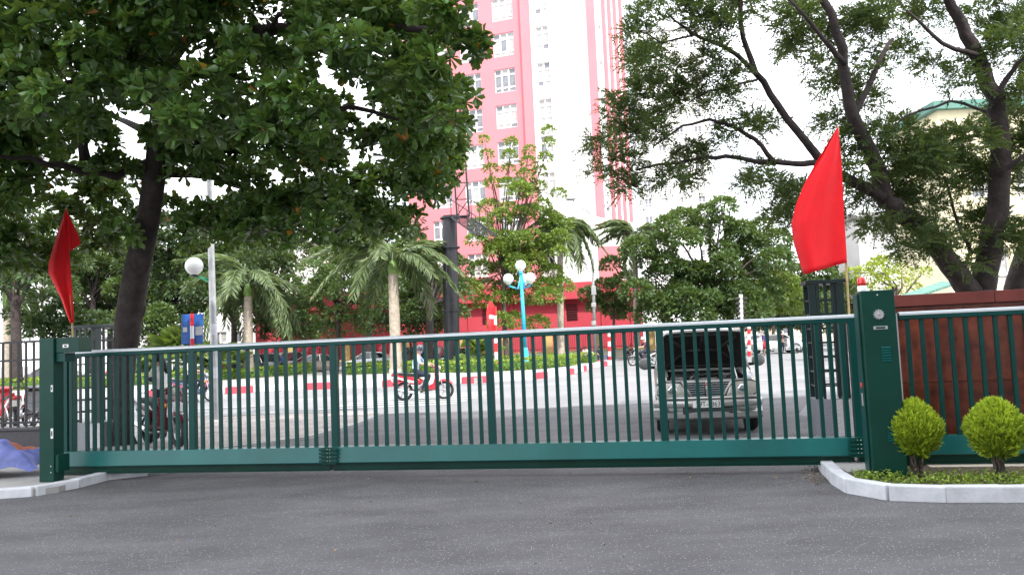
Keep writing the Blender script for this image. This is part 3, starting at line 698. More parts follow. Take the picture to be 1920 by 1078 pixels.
mb = MB(); mb.lathe([(.046, 0), (.048, .03), (.042, .07), (.022, .09), (.004, .094)], 16, (-.11, .10, hd + .063)); mb.build('lamp_dome', MATS['beacon_red'], bc, True)

# ---------------------------------------------------------------- lattice columns behind the gate
def column(label, px, py, ht, w, base_h):
    b = gnd(px, py, .01); t = thing('lattice_column', label, 'column', (b.x, b.y, 0), GA, 'open steel entrance columns')
    h = w / 2
    mb = MB(); mb.bx(-h - .015, h + .015, -h, h + .02, 0, base_h); mb.build('granite_base', MATS['granite_grey'], t, bevel=.008)
    mb = MB(); mb.bx(-h + .05, h + .012 + .003, -h - .006, -h - .001, 0.02, base_h - .02) if False else mb.bx(.0, h, -h - .02, -h - .002, .0, base_h - .02); mb.build('granite_slab', MATS['granite_pale'], t)
    for sx in (-1, 1):
        for sy in (-1, 1):
            mb = MB(); mb.bx(sx * h - .1 if sx > 0 else -h - 0, sx * h if sx > 0 else -h + .1, sy * h - (.03 if sy > 0 else 0), sy * h + (0 if sy > 0 else .03), base_h, ht - .06); mb.build('corner_post', MATS['column_green'], t)
    for k, x in enumerate((-h * .45, -h * .05, h * .4)):
        mb = MB(); mb.bx(x - .02, x + .02, -h + .01, -h + .04, base_h, ht - .06); mb.build('upright', MATS['column_green'], t)
    for k, x in enumerate((-h * .3, h * .3)):
        mb = MB(); mb.bx(x - .02, x + .02, h - .04, h - .01, base_h, ht - .06); mb.build('upright', MATS['column_green'], t)
    z = base_h + .18
    while z < ht - .2:
        for (a, b2, c, d) in ((-h + .101, h - .101, -h + .012, -h + .035), (-h + .101, h - .101, h - .035, h - .012)):
            mb = MB(); mb.bx(a, b2, c, d, z, z + .025); mb.build('rung', MATS['column_green'], t)
        for x in (-h + .012, h - .035):
            mb = MB(); mb.bx(x, x + .023, -h + .046, h - .046, z, z + .025); mb.build('rung', MATS['column_green'], t)
        z += .215
    mb = MB(); mb.bx(-h - .04, h + .04, -h - .04, h + .04, ht - .057, ht); mb.build('cap', MATS['column_green'], t, bevel=.008)
    return t
column('open dark steel lattice column on granite base beside the silver van', 1562, 816, 2.36, .50, .58)
column('open dark steel lattice column on granite base beside the leaning trunk', 184, 842, 2.28, .60, .52)

# ---------------------------------------------------------------- flags
def cloth(L_px, R_px, Y, rows, cols, amp, ph):
    """grid between a left and a right outline given in pixels, rippled in depth"""
    def along(pl, t):
        n = len(pl) - 1; i = min(int(t * n), n - 1); f = t * n - i; return pl[i][0] + (pl[i + 1][0] - pl[i][0]) * f, pl[i][1] + (pl[i + 1][1] - pl[i][1]) * f
    vs = []
    for r in range(rows + 1):
        t = r / rows; a = along(L_px, t); b = along(R_px, t)
        for c in range(cols + 1):
            s = c / cols; k = (1 - s)
            y = Y + amp * k * (math.sin(6.5 * s * (1 + .3 * t) + ph + 1.6 * t) + .4 * math.sin(13 * s + 3 * t + ph))
            vs.append(at(a[0] + (b[0] - a[0]) * s, a[1] + (b[1] - a[1]) * s, y))
    fs = [(r * (cols + 1) + c, r * (cols + 1) + c + 1, (r + 1) * (cols + 1) + c + 1, (r + 1) * (cols + 1) + c) for r in range(rows) for c in range(cols)]
    return vs, fs
def flag(label, pole_a, pole_b, Y, sheets):
    b = at(pole_b[0], pole_b[1], Y); t = thing('flag', label, 'flag', b, 0, 'red flags on bamboo poles')
    mb = MB(); a = at(pole_a[0], pole_a[1], Y); n = 9
    path = [b.lerp(a, k / (n * 3)) for k in range(n * 3 + 1)]
    mb.tube(path, [.019 - .007 * k / len(path) + (.003 if k % 3 == 0 else 0) for k in range(len(path))], 8); mb.build('pole', MATS['bamboo'], t, True, world=True)
    mb = MB()
    for sh in sheets: mb.add(*cloth(sh[0], sh[1], Y - .03, 24, 18, sh[2], sh[3]))
    me = mb.mesh('cloth', MATS['flag_red'], True, fixn=False); me.transform(XF[t.name].inverted()); o = link('cloth', me, t)
    sm = o.modifiers.new('thick', 'SOLIDIFY'); sm.thickness = .004
flag('large red flag on bamboo pole tied to the column beside the van', (1571, 238), (1603, 772), 11.85,
     [([(1569, 240), (1548, 275), (1527, 310), (1508, 345), (1492, 385), (1484, 420), (1488, 455), (1497, 485), (1507, 515)], [(1572, 240), (1576, 280), (1579, 320), (1582, 380), (1584, 420), (1586, 455), (1588, 492)], .17, .4)])
flag('narrow red flag folded on its pole beside the leaning trunk', (123, 390), (141, 700), 14.2,
     [([(123, 392), (112, 425), (101, 460), (92, 492), (91, 512), (102, 535), (115, 560), (124, 585), (132, 606)], [(125, 392), (128, 430), (130, 470), (133, 510), (136, 550), (138, 580), (139, 604)], .10, 1.0),
      ([(124, 396), (126, 420), (129, 445), (131, 471)], [(126, 397), (137, 420), (147, 440), (151, 458)], .03, 2.4)])

# ---------------------------------------------------------------- railing fence on dark granite plinth, left
cb = bpy.data.objects['lattice_column.001'].location
fe = thing('railing_fence', 'black upright bar railing on dark granite plinth beside the catch post', 'fence', (cb.x - .36, cb.y, 0), PI + GA)
Lf = 9.0; hf = 2.06; zp = .40
mb = MB(); mb.bx(0, Lf, -.15, .15, 0, zp); mb.build('plinth', MATS['granite_dark'], fe, bevel=.01)
mb = MB(); mb.bx(0, Lf, -.19, .19, zp + .003, zp + .06); mb.build('coping', MATS['granite_dark'], fe, bevel=.01)
for z in (zp + .12, hf - .38, hf - .04):
    mb = MB(); mb.bx(0, Lf, -.02, .02, z, z + .04); mb.build('rail', MATS['fence_black'], fe)
bm_ = MB(); bm_.bx(-.016, .016, -.016, .016, zp + .06, hf); bm_ = bm_.mesh('bar', MATS['fence_black'])
for k in range(int(Lf / .17)): link('bar', bm_, fe, (.1 + k * .17, 0, 0))

# ---------------------------------------------------------------- red granite wall, right
wn0 = gnd(1650, 876); wdir = gu.copy()
rw = thing('granite_wall', 'polished red granite wall with pale joints behind the parked end of the gate', 'wall', G0 + gu * (S_END + .28) - gn * .42, GA)
Lw = 6.0; hw = 1.97
mb = MB(); mb.bx(0, Lw, .03, .35, 0, hw - .12); mb.build('core', MATS['joint'], rw)
tw = .98; zt0 = [0.0, .95, hw - .14]
for i in range(int(Lw / tw) + 1):
    for j in range(2):
        a, b = i * tw + .004, min(Lw, (i + 1) * tw) - .004
        if b - a > .05: mb = MB(); mb.bx(a, b, 0, .03 + .001, zt0[j] + .004, zt0[j + 1] - .004); mb.build('tile', MATS['granite_red'], rw)
    a, b = i * 1.3 + .003, min(Lw, (i + 1) * 1.3) - .003
    if b > a: mb = MB(); mb.bx(a, b, -.05, .4, hw - .135, hw); mb.build('coping_stone', MATS['granite_red_top'], rw, bevel=.006)

# ---------------------------------------------------------------- planting bed at the right with white kerb stones
ko = [gnd(x, y) for x, y in [(1560, 898), (1575, 912), (1600, 926), (1640, 935), (1690, 939), (1760, 941), (1850, 941), (1960, 940), (2100, 938), (2300, 935)]]
ko = [Vector((p.x, p.y, 0)) for p in ko]
kback = [G0 + gu * (S_TAIL) - gn * .25, G0 + gu * (S_END + .25) - gn * .25, G0 + gu * (S_END - .42) - gn * .18]
pbed = thing('planting_bed', 'low planting bed edged with white kerb stones below the drive housing', 'planter', ko[4])
mb = MB(); mb.extr([(p.x, p.y) for p in ko + kback], 0, .085); mb.build('soil', MATS['soil'], pbed, world=True)
kk = resample([kback[-1]] + ko, .46)
for i in range(len(kk) - 1):
    a, b = kk[i], kk[i + 1]; d = b - a; c = (a + b) / 2; mb = MB(); mb.box((0, 0, 0), (d.length - .008 + .02, .13, .15))
    o = mb.build('kerb_stone', MATS['kerb_white'], pbed, bevel=.014); o.location = c - ko[4] + Vector((0, 0, .072 + rng.normal(0, .002))); o.rotation_euler = (0, 0, math.atan2(d.y, d.x) + rng.normal(0, .01))
# paved slab at the bed's inner end
pl = [G0 + gu * (S_END - .40) - gn * .16, G0 + gu * (S_END + .22) - gn * .16, G0 + gu * (S_END + .22) + gn * .30, ko[1] + Vector((.14, .12, 0)), ko[0] + Vector((.08, .04, 0))]
mb = MB(); mb.extr([(p.x, p.y) for p in pl], .09, .125); mb.build('end_slab', MATS['concrete'], pbed, world=True)
pl = [G0 + gu * (S_END + .6) - gn * .13, G0 + gu * S_TAIL - gn * .13, G0 + gu * S_TAIL + gn * .22, G0 + gu * (S_END + .6) + gn * .22]
mb = MB(); mb.extr([(p.x, p.y) for p in pl], .05, .09); mb.build('gate_footing', MATS['beige'], pbed, world=True)
# trailing ground cover
n = 2600; PP = []
while len(PP) < n:
    px = rng.uniform(1600, 2150); py = rng.uniform(893, 912 if px > 1640 else 905); p = gnd(px, py, .085); PP.append((p.x, p.y, .085 + rng.random() ** 2 * .085))
P = np.array(PP); D = rng.normal(0, .6, (n, 3)); D[:, 2] = np.abs(D[:, 2]) * .7
me = leaves_mesh('ground_cover', P, D, .022 + .028 * rng.random(n), .6, T_RHOMB, LF_HEDGE, np.clip(rng.normal(.5, .25, n), 0, .97)); tag(link('ground_cover', me), kind='stuff')

# clipped conifer shrubs
def thuja(label, px, py, cpx, cpy, rx, rz):
    b = gnd(px, py, .085); t = thing('conifer_shrub', label, 'shrub', b, 0, 'rounded conifer shrubs in the bed')
    c = at(cpx, cpy, b.y) - b; k = b.y / F; rx *= k; rz *= k; mb = MB()
    for i in range(9):
        a = rng.uniform(0, 2 * PI); q = rng.random() * .55; limb(mb, [(.03 * math.cos(a), .03 * math.sin(a), -.02), (c.x * .5 + .055 * math.cos(a), .05 * math.sin(a), c.z * .35), (c.x + rx * q * math.cos(a), rx * q * math.sin(a), c.z * .85)], .016, .006, 6, .008)
    mb.build('stems', MATS['bark'], t, True)
    n = 2400; d = rnd_unit(n); top = np.clip(d[:, 2], -1, 1)
    prof = np.where(top > 0, 1 - .42 * top ** 1.5, 1 + .1 * top)           # egg shape, pointed above
    wd = np.where(top > 0, 1 - .45 * top ** 1.2, 1 + .15 * top); k2 = .86 + .2 * rng.random(n); P = np.array(c) + np.stack([d[:, 0] * rx * wd * k2, d[:, 1] * rx * wd * k2, d[:, 2] * rz * 1.06 * k2], 1)
    # upright flat sprays, each of several scale leaves
    m = 7; PS, DS, VS = [], [], []
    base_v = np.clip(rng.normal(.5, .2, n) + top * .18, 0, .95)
    ax = d * .55 + rng.normal(0, .22, (n, 3)); ax[:, 2] += .85; ax = unit(ax)
    sd = unit(np.cross(ax, rnd_unit(n)))
    for j in range(m):
        f = j / (m - 1) * .6; s = (-1) ** j * (1 - f) * .75
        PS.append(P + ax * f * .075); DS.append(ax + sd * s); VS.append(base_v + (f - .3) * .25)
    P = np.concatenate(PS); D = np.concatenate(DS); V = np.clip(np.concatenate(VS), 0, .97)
    me = leaves_mesh('foliage', P, D, .034 + .02 * rng.random(len(P)), .34, T_RHOMB, LF_THUJA, V, .2); tag(link('foliage', me, t), kind='stuff')
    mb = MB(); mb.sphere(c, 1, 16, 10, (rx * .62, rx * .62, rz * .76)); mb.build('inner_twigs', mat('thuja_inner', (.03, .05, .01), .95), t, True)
thuja('small egg shaped bright green conifer shrub against the drive housing', 1718, 893, 1717, 806, 39, 43)
thuja('larger egg shaped bright green conifer shrub in front of the red granite wall', 1878, 897, 1868, 807, 45, 46)

# ---------------------------------------------------------------- left kerb and paving under the catch post, crumpled tarpaulin
lk = [gnd(x, y) for x, y in [(-220, 946), (-60, 939), (60, 931), (110, 924), (165, 908), (205, 898), (300, 890)]]
lk = [Vector((p.x, p.y, 0)) for p in lk]
ls = thing('paved_corner', 'pale paved corner edged with worn white kerb stones under the catch post', 'kerb', lk[2])
bk = [Vector((lk[-1].x + .2, lk[-1].y + .35, 0)), Vector((lk[0].x, cb.y + 1.2, 0)), ]
mb = MB(); mb.extr([(p.x, p.y) for p in lk + bk], 0, .08); mb.build('slab', MATS['concrete'], ls, world=True)
kk = resample(lk, .58)
for i in range(len(kk) - 1):
    a, b = kk[i], kk[i + 1]; d = b - a; c = (a + b) / 2; mb = MB(); mb.box((0, 0, 0), (d.length + .01, .16, .125))
    o = mb.build('kerb_stone', MATS['kerb_white'], ls, bevel=.015); o.location = c - lk[2] + Vector((0, .05, .055)); o.rotation_euler = (0, rng.normal(0, .006), math.atan2(d.y, d.x))
def tarp():
    o_ = gnd(20, 893, .09); t = thing('tarpaulin', 'crumpled blue and rust tarpaulin heaped beside the catch post', 'tarpaulin', o_)
    n = 34; vs = []
    for i in range(n + 1):
        for j in range(n + 1):
            u_ = i / n; v_ = j / n; x = -.95 + 1.28 * u_; y = -.16 + .75 * v_
            q = max(0, 1 - ((u_ - .62) / .42) ** 2) * max(0, 1 - ((v_ - .5) / .55) ** 2)
            z = .02 + .36 * q ** .8 + (.05 * math.sin(9 * u_ + 7 * v_) + .05 * abs(math.sin(13 * u_ - 5 * v_ + 1)) + .03 * abs(math.sin(21 * v_ + 9 * u_))) * (.3 + q)
            vs.append((x + .05 * math.sin(11 * v_) * (.3 + u_), y + .05 * math.sin(9 * u_), max(.012, z)))
    fs = [(i * (n + 1) + j, (i + 1) * (n + 1) + j, (i + 1) * (n + 1) + j + 1, i * (n + 1) + j + 1) for i in range(n) for j in range(n)]
    mb = MB(); mb.add(vs, fs); me = mb.mesh('sheet', [MATS['tarp'], MATS['tarp_back']], 40, fixn=False)
    for p in me.polygons:
        c = p.center
        if (c.z > .33 and c.y > .1) or (c.x < -.25 and c.y > .22): p.material_index = 1
    link('sheet', me, t)
tarp()

# loose stones and dry leaves swept against the kerbs
mb = MB()
for k in range(230):
    if k < 120: px, py = rng.normal(1538, 16), rng.normal(890, 12)
    elif k < 160: px, py = rng.normal(210, 40), rng.normal(902, 6)
    else: px, py = rng.uniform(60, 1550), rng.uniform(885, 1070)
    p = gnd(px, py, .006); r = rng.uniform(.004, .011) * (1.5 if k < 120 else .8)
    M_ = Matrix.Rotation(rng.uniform(0, 3), 3, 'Z') @ Matrix.Rotation(rng.uniform(0, 3), 3, 'X')
    mb.box((p.x, p.y, .006 + r * .4), (r * 2, r * rng.uniform(1, 2), r), M_)
tag(mb.build('loose_stones', mat('stone_bits', (.17, .15, .13), .9, var=.5, vscale=2)), kind='stuff')
n = 46; PP = [gnd(rng.normal(1535, 20) if k < 22 else rng.uniform(100, 1500), rng.uniform(876, 905) if k < 34 else rng.uniform(900, 1050), .012) for k in range(n)]
P = np.array([tuple(p) for p in PP]); D = rng.normal(0, 1, (n, 3)); D[:, 2] *= .1
tag(link('dry_leaves', leaves_mesh('dry_leaves', P, D, .035 + .03 * rng.random(n), .5, T_OBOV, leafmat('leaf_dry', (.16, .08, .03), (.42, .26, .10), .8, .1), rng.random(n) * .9, .97)), kind='stuff')
# ================================================================ street furniture
def globe(mb, c, r): mb.lathe([(r * .35, -r * 1.12), (r * .45, -r * .95)] + [(max(.002, r * math.sin(PI * i / 12)), -r * math.cos(PI * i / 12)) for i in range(2, 13)], 18, c)
# grey pole with a single globe on a green bracket
b = gnd(405, 785, .035); tY = b.y
lp = thing('globe_street_lamp', 'grey steel pole with single white globe on green bracket', 'street lamp', b)
tp = at(392, 330, tY)
mb = MB(); mb.tube([b, b.lerp(tp, .5), tp], [.095, .085, .07], 14); pole = mb.build('pole', MATS['galv'], lp, 40, world=True)
def polept(py): # point on the pole at a photo height
    f = (785 - py) / (785 - 330); return b.lerp(tp, f)
j0, j1 = polept(555), polept(527); gc = at(364, 499, tY)
mb = MB(); mb.tube([j1, gc + Vector((.05, 0, -.28)), gc + Vector((0, 0, -.25))], .022, 8); mb.tube([j0, (j0 + gc) / 2 + Vector((.14, 0, -.05)), gc + Vector((.1, 0, -.27))], .02, 8); mb.tube([j0 + Vector((0, 0, -.08)), j1 + Vector((0, 0, .05))], .028, 8); mb.build('bracket', MATS['bracket_green'], lp, True, world=True)
mb = MB(); globe(mb, gc, .225); mb.build('globe', MATS['globe_white'], lp, True, world=True)
mb = MB(); mb.lathe([(.09, -.27), (.1, -.235), (.085, -.21)], 14, gc); mb.build('globe_holder', MATS['fence_black'], lp, world=True)
for py in (620, 700):
    c = polept(py); mb = MB(); mb.lathe([(.0935, -.14), (.0935, .14)], 14, c); mb.build('pasted_notice', MATS['kerb_white'], lp, world=True)
# blue sign back on red and white post
b = gnd(362, 800, .035); sY = b.y
sg = thing('blue_sign', 'blue rectangular sign on red and white banded post', 'sign', b)
tp = at(360, 588, sY); nb = 9
for k in range(nb):
    mb = MB(); a_, c_ = b.lerp(tp, k / nb), b.lerp(tp, (k + 1) / nb); mb.tube([a_, c_], .042, 12); mb.build('post_band', MATS['sign_red' if k % 2 == 0 else 'paint_white'], sg, 40, world=True)
p0, p1 = at(340, 590, sY + .07), at(381, 644, sY + .07)
mb = MB(); mb.box(((p0.x + p1.x) / 2, sY + .07, (p0.z + p1.z) / 2), (p1.x - p0.x, .03, p0.z - p1.z), Matrix.Rotation(-ROLL * .3, 3, 'Y')); mb.build('panel', MATS['sign_blue'], sg, world=True, bevel=.008)
for (px, py, w, h) in ((347, 618, .10, .11), (373, 620, .16, .2)):
    c = at(px, py, sY + .05); mb = MB(); mb.bx(c.x - w / 2, c.x + w / 2, sY + .045, sY + .05, c.z - h / 2, c.z + h / 2); mb.build('sticker', MATS['kerb_white'], sg, world=True)
# no entry sign seen nearly edge-on
b = gnd(931, 694, .25); nY = b.y
ne = thing('no_entry_sign', 'red no entry disc with white bar on banded post', 'sign', b)
tp = at(928, 575, nY); nb = 7
for k in range(nb):
    a_, c_ = b.lerp(tp, k / nb), b.lerp(tp, (k + 1) / nb); mb = MB(); mb.tube([a_, c_], .085, 12); mb.build('post_band', MATS['sign_red' if k % 2 == 0 else 'paint_white'], ne, 40, world=True)
c = at(925.5, 594, nY - .05) + Vector((-.12, 0, 0)); Md = Matrix.Rotation(math.radians(73), 3, 'Z') @ Matrix.Rotation(PI / 2, 3, 'X')
mb = MB(); mb.lathe([(.80, 0), (.82, .015), (.80, .03)], 28, c, Md); mb.build('disc', MATS['sign_red'], ne, world=True)
mb = MB(); mb.box(c + Md @ Vector((0, 0, .04)), (.9, .2, .012), Md); mb.build('white_bar', MATS['paint_white'], ne, world=True)
# banded marker posts far off
def marker(label, px, py, ptop):
    b = gnd(px, py); t = thing('marker_post', label, 'post', b, 0, 'red and white marker posts'); tp = at(px - 1, ptop, b.y)
    for k in range(6):
        mb = MB(); mb.tube([b.lerp(tp, k / 6), b.lerp(tp, (k + 1) / 6)], .12, 10); mb.build('band', MATS['sign_red' if k % 2 == 0 else 'paint_white'], t, 40, world=True)
marker('red and white banded post beside the tall thin street light', 1143, 677, 622)
marker('red and white banded post behind the silver van', 1405, 668, 606)
# cyan lamp with four globes
b = gnd(986, 685, .25); cY = b.y; k_ = cY / F
cl = thing('cyan_globe_lamp', 'cyan painted lamp post carrying four white globes', 'street lamp', b)
tp = at(977, 516, cY)
mb = MB(); mb.lathe([(.24, 0), (.24, .15), (.2, .3), (.2, .9), (.13, 1.1)], 14, b); mb.build('base', MATS['cyan_paint'], cl, 40, world=True)
mb = MB(); mb.tube([b + Vector((0, 0, 1.0)), tp], [.13, .1], 12); mb.build('pole', MATS['cyan_paint'], cl, True, world=True)
gr = 10.0 * k_
for (px, py, dy) in ((953, 523, 0), (994, 521, -.4), (983, 524, .6)):
    g = at(px, py, cY + dy); mb = MB(); s_ = at(979, 540, cY); e_ = Vector((g.x, g.y, g.z - gr * 1.35))
    mb.tube([at(978, 512, cY), (s_ + e_) / 2 * .6 + s_ * .4 + Vector((0, 0, -.1)), Vector((s_.x * .35 + e_.x * .65, (s_.y + e_.y) / 2, e_.z - .1)), e_], .055, 8); mb.build('arm', MATS['cyan_paint'], cl, True, world=True)
    mb = MB(); globe(mb, g, gr); mb.build('globe', MATS['globe_white'], cl, True, world=True)
g = at(976, 498, cY); mb = MB(); globe(mb, g, gr); mb.build('globe', MATS['globe_white'], cl, True, world=True)
mb = MB(); mb.tube([tp, Vector((g.x, g.y, g.z - gr))], [.1, .13], 12); mb.build('crown_socket', MATS['cyan_paint'], cl, True, world=True)
# tall thin street light
b = gnd(1117, 676); lY = b.y
sl_ = thing('tall_street_light', 'tall thin grey street light with arm reaching over the road', 'street lamp', b)
tp = at(1108, 402, lY); h_ = at(1070, 373, lY)
mb = MB(); mb.tube([b, tp], [.16, .09], 12); mb.build('pole', MATS['galv'], sl_, True, world=True)
mb = MB(); mb.tube([tp, tp.lerp(h_, .55), h_], [.06, .05, .045], 8); mb.build('arm', MATS['galv'], sl_, True, world=True)
mb = MB(); d_ = (h_ - tp).normalized(); mb.sphere(h_, .3, 12, 8, (1.5, .8, .55)); mb.build('lamp_head', MATS['galv'], sl_, True, world=True)
for py in (545, 572, 606):
    c = at(1113, py, lY); mb = MB(); mb.box(c, (.38, .3, .7 if py == 545 else .34)); mb.build('meter_box', MATS['galv'], sl_, world=True, bevel=.04)
# utility pole far right with insulators
b = gnd(1392, 676); t = thing('utility_pole', 'slim concrete utility pole with dark cable clamps behind the van', 'pole', b); tp = at(1389, 552, b.y)
mb = MB(); mb.tube([b, tp], [.17, .12], 10); mb.build('pole', MATS['concrete'], t, True, world=True)
for k in range(5):
    c = at(1389, 560 + k * 9, b.y); mb = MB(); mb.box(c, (.75 - .08 * k, .2, .14)); mb.build('clamp', MATS['fence_black'], t, world=True, bevel=.03)
# black billboard column with catwalk
b = gnd(848, 693, .25); bY = b.y; k_ = bY / F
bb = thing('billboard_column', 'thick black steel billboard column with open catwalk on top', 'billboard', b)
tp = at(843, 405, bY); col_r = 15 * k_
mb = MB(); mb.tube([b, b.lerp(tp, .55), tp], [col_r, col_r * .97, col_r * .9], 24); cb_ = mb.build('column', MATS['black_paint'], bb, 40, world=True)
mb = MB(); mb.tube([b + Vector((-col_r * .55, -col_r * .83, 0)), tp + Vector((-col_r * .5, -col_r * .75, -2.2))], .05, 6); mb.build('cable_conduit', MATS['black_paint'], bb, True, world=True)
for f in (.0, .38, .79, .985):
    c = b.lerp(tp, f); mb = MB(); mb.lathe([(col_r * 1.22, -.05), (col_r * 1.22, .05)], 24, c); mb.build('flange', MATS['black_paint'], bb, world=True)
for k in range(10):
    a = 2 * PI * k / 10; c = b + Vector((math.cos(a) * col_r * 1.12, math.sin(a) * col_r * 1.12, .05)); mb = MB(); mb.box(c + Vector((0, 0, .3)), (.04, .25, .55), Matrix.Rotation(a + PI / 2, 3, 'Z')); mb.build('gusset', MATS['black_paint'], bb, world=True)
mb = MB()     # catwalk going away to the right
c0 = at(846, 408, bY - .6); c1 = at(893, 441, bY - 2.2)
cwv = (c1 - c0); sdv = Vector((1.0, .5, 0)).normalized() * 1.3
for e in (0, 1): mb.tube([c0 + sdv * e, c1 + sdv * e], .05, 6)
for k in range(14): mb.tube([c0.lerp(c1, k / 13), c0.lerp(c1, k / 13) + sdv], .03, 5)
for e in (0, 1):
    mb.tube([c0 + sdv * e + Vector((0, 0, 1.1)), c1 + sdv * e + Vector((0, 0, 1.1))], .03, 5)
    for k in range(4): mb.tube([c0.lerp(c1, k / 3) + sdv * e, c0.lerp(c1, k / 3) + sdv * e + Vector((0, 0, 1.1))], .03, 5)
mb.build('catwalk', MATS['black_paint'], bb, world=True)
mb = MB()     # truss of the sign frame going up
fx = [at(857, 405, bY + .5), at(880, 405, bY - .5)]
for p in fx: mb.tube([p, p + Vector((-.2, 0, 6.2))], .06, 6)
for k in range(7):
    a, c = fx[0] + Vector((0, 0, k * 1.0)), fx[1] + Vector((0, 0, k * 1.0)); mb.tube([a, c], .04, 5); mb.tube([a, c + Vector((0, 0, 1.0))] if k < 6 else [a, c], .03, 5)
mb.tube([at(846, 405, bY), fx[0]], .09, 6); mb.tube([at(846, 408, bY), fx[1]], .09, 6)
mb.build('sign_frame', MATS['black_paint'], bb, world=True)

# ================================================================ palms
def frond_mesh(name, L, lf, droop, m, nl=34, sw=0.0):
    mb = MB(); pts = []
    for i in range(13):
        t = i / 12; pts.append(Vector((L * (t - .18 * droop * t * t), sw * t * t, L * (.62 * t - (.55 + .75 * droop) * t * t))))
    mb.tube(pts, [.045 * (1 - .85 * i / 12) for i in range(13)], 5); stem = len(mb.v)
    P, D, Ls = [], [], []
    for k in range(nl):
        t = .14 + .86 * k / nl; i = min(int(t * 12), 11); f = t * 12 - i; p = pts[i].lerp(pts[i + 1], f); tg = (pts[i + 1] - pts[i]).normalized()
        for sd in (-1, 1):
            q = Vector((0, sd, 0)); d = tg * .75 + q * .8 + Vector((0, 0, -.5 + rng.normal(0, .22))); P.append(p); D.append(d); Ls.append(lf * (.55 + .45 * math.sin(PI * min(1, t * 1.05)) + .1 * rng.random()))
    n = len(P); me = leaves_mesh(name, np.array(P), np.array(D), np.array(Ls), .085, T_RHOMB, m, np.clip(rng.normal(.5, .2, n), 0, .97), .5)
    bm = bmesh.new(); bm.from_mesh(me); o = [bm.verts.new(p) for p in mb.v]
    for f in mb.f:
        try: bm.faces.new([o[i] for i in f])
        except ValueError: pass
    bm.to_mesh(me); bm.free(); return me
PF = [frond_mesh('frond', 4.1, 1.15, d, LF_PALM, 48, s) for d, s in ((.75, .3), (1.0, -.4), (.5, .2), (1.25, .1))]
def palm(label, bx, top, shaft, painted=None, sc=1.0, nf=13, tr=.23, seed=0):
    b = Vector(bx); top = Vector(top); r = random.Random(seed); t = thing('palm_tree', label, 'palm tree', b, 0, 'royal palms of the island')
    L_ = (top - b).length; mb = MB(); n = 26
    path = [b.lerp(top, k / n) for k in range(n + 1)]
    mb.tube(path, [tr * (1.35 - .45 * min(1, 3.2 * k / n) + .12 * math.sin(PI * k / n)) * (1 + (.025 if k % 2 else -.01)) for k in range(n + 1)], 14)
    tk = mb.build('trunk', MATS['palm_bark'], t, 50, world=True)
    if painted:
        mb = MB(); pe = b.lerp(top, painted); mb.tube([b + Vector((0, 0, -.02)), b.lerp(pe, .5), pe], [tr * 1.45, tr * 1.22, tr * 1.0], 14); mb.build('limewash_band', MATS['limewash'], tk, True, world=True)
    sh = Vector(shaft); mb = MB(); mb.tube([top, top.lerp(sh, .35), sh], [tr * .95, tr * 1.0, tr * .5], 12); mb.build('crownshaft', mat('palm_shaft', (.13, .22, .05), .4, var=.2), t, True, world=True)
    for k in range(nf):
        o = link('frond', PF[r.randrange(4)], t, sh - b + Vector((0, 0, -.12))); tilt = r.uniform(-.55, .45) if k < nf - 2 else -.9
        o.rotation_euler = (r.uniform(-.25, .25), tilt, 2 * PI * k / nf * 1.618 * 1.0 + r.uniform(-.25, .25)); o.scale = (sc * r.uniform(.85, 1.1),) * 3
    return t
y_ = 47.0
palm('royal palm with grey ringed trunk and white foot between sedan and black column', gnd(743, 699, .25), at(737, 514, gnd(743, 699, .25).y), at(735, 488, gnd(743, 699, .25).y), .16, 1.05, 19, .3, 4)
palm('royal palm with flared white foot behind the grey pole', gnd(466, 708, .25), at(465, 556, gnd(466, 708, .25).y), at(464, 532, gnd(466, 708, .25).y), .18, 1.0, 18, .27, 9)
palm('royal palm with bright green shaft behind the railing fence', gnd(14, 722, .25), at(13, 580, gnd(14, 722, .25).y), at(10, 530, gnd(14, 722, .25).y), None, .95, 13, .26, 2)
b_ = at(1052, 690, 60); b_.z = 0
palm('palm rising behind the bright green tree by the tower', b_, at(1050, 460, 60), at(1049, 425, 60), None, .95, 16, .24, 12)
b_ = at(1196, 680, 63); b_.z = 0
palm('palm half hidden at the side of the big round tree', b_, at(1190, 470, 63), at(1189, 440, 63), None, .9, 12, .22, 15)
# fan palm bushes
def fan_bush(label, base, sc, n, seed):
    r = random.Random(seed); t = thing('fan_palm', label, 'palm bush', base, 0)
    if 'm' not in FAN:
        P, D = [], []
        mb = MB(); mb.tube([(0, 0, 0), (.25, 0, .45), (.55, 0, .75)], [.02, .015, .012], 5)
        for k in range(26):
            a = (k / 25 - .5) * 2.9; P.append((.55, 0, .75)); D.append((math.cos(a), math.sin(a), .25 - .25 * abs(a)))
        me = leaves_mesh('fan_leaf', np.array(P), np.array(D), .62, .075, T_RHOMB, LF_FAN, np.clip(rng.normal(.5, .2, 26), 0, .97), .8)
        bm = bmesh.new(); bm.from_mesh(me); o = [bm.verts.new(p) for p in mb.v]; [bm.faces.new([o[i] for i in f]) for f in mb.f[:8]]; bm.to_mesh(me); bm.free(); FAN['m'] = me
    for k in range(n):
        o = link('fan_leaf', FAN['m'], t); o.rotation_euler = (r.uniform(-.4, .4), r.uniform(-.75, .45), 2 * PI * k / n * 1.618 * 2); s = sc * r.uniform(.75, 1.15); o.scale = (s, s, s * r.uniform(.9, 1.3))
FAN = {}
fan_bush('wide bushy fan palm behind the blue sign', gnd(322, 715, .25), 2.0, 30, 3)
fan_bush('fan palm clump at the foot of the grey pole lamp', gnd(408, 712, .25), 1.7, 22, 7)
fan_bush('small pale fan palm beside the black billboard column', gnd(898, 692, .25), 1.25, 18, 5)

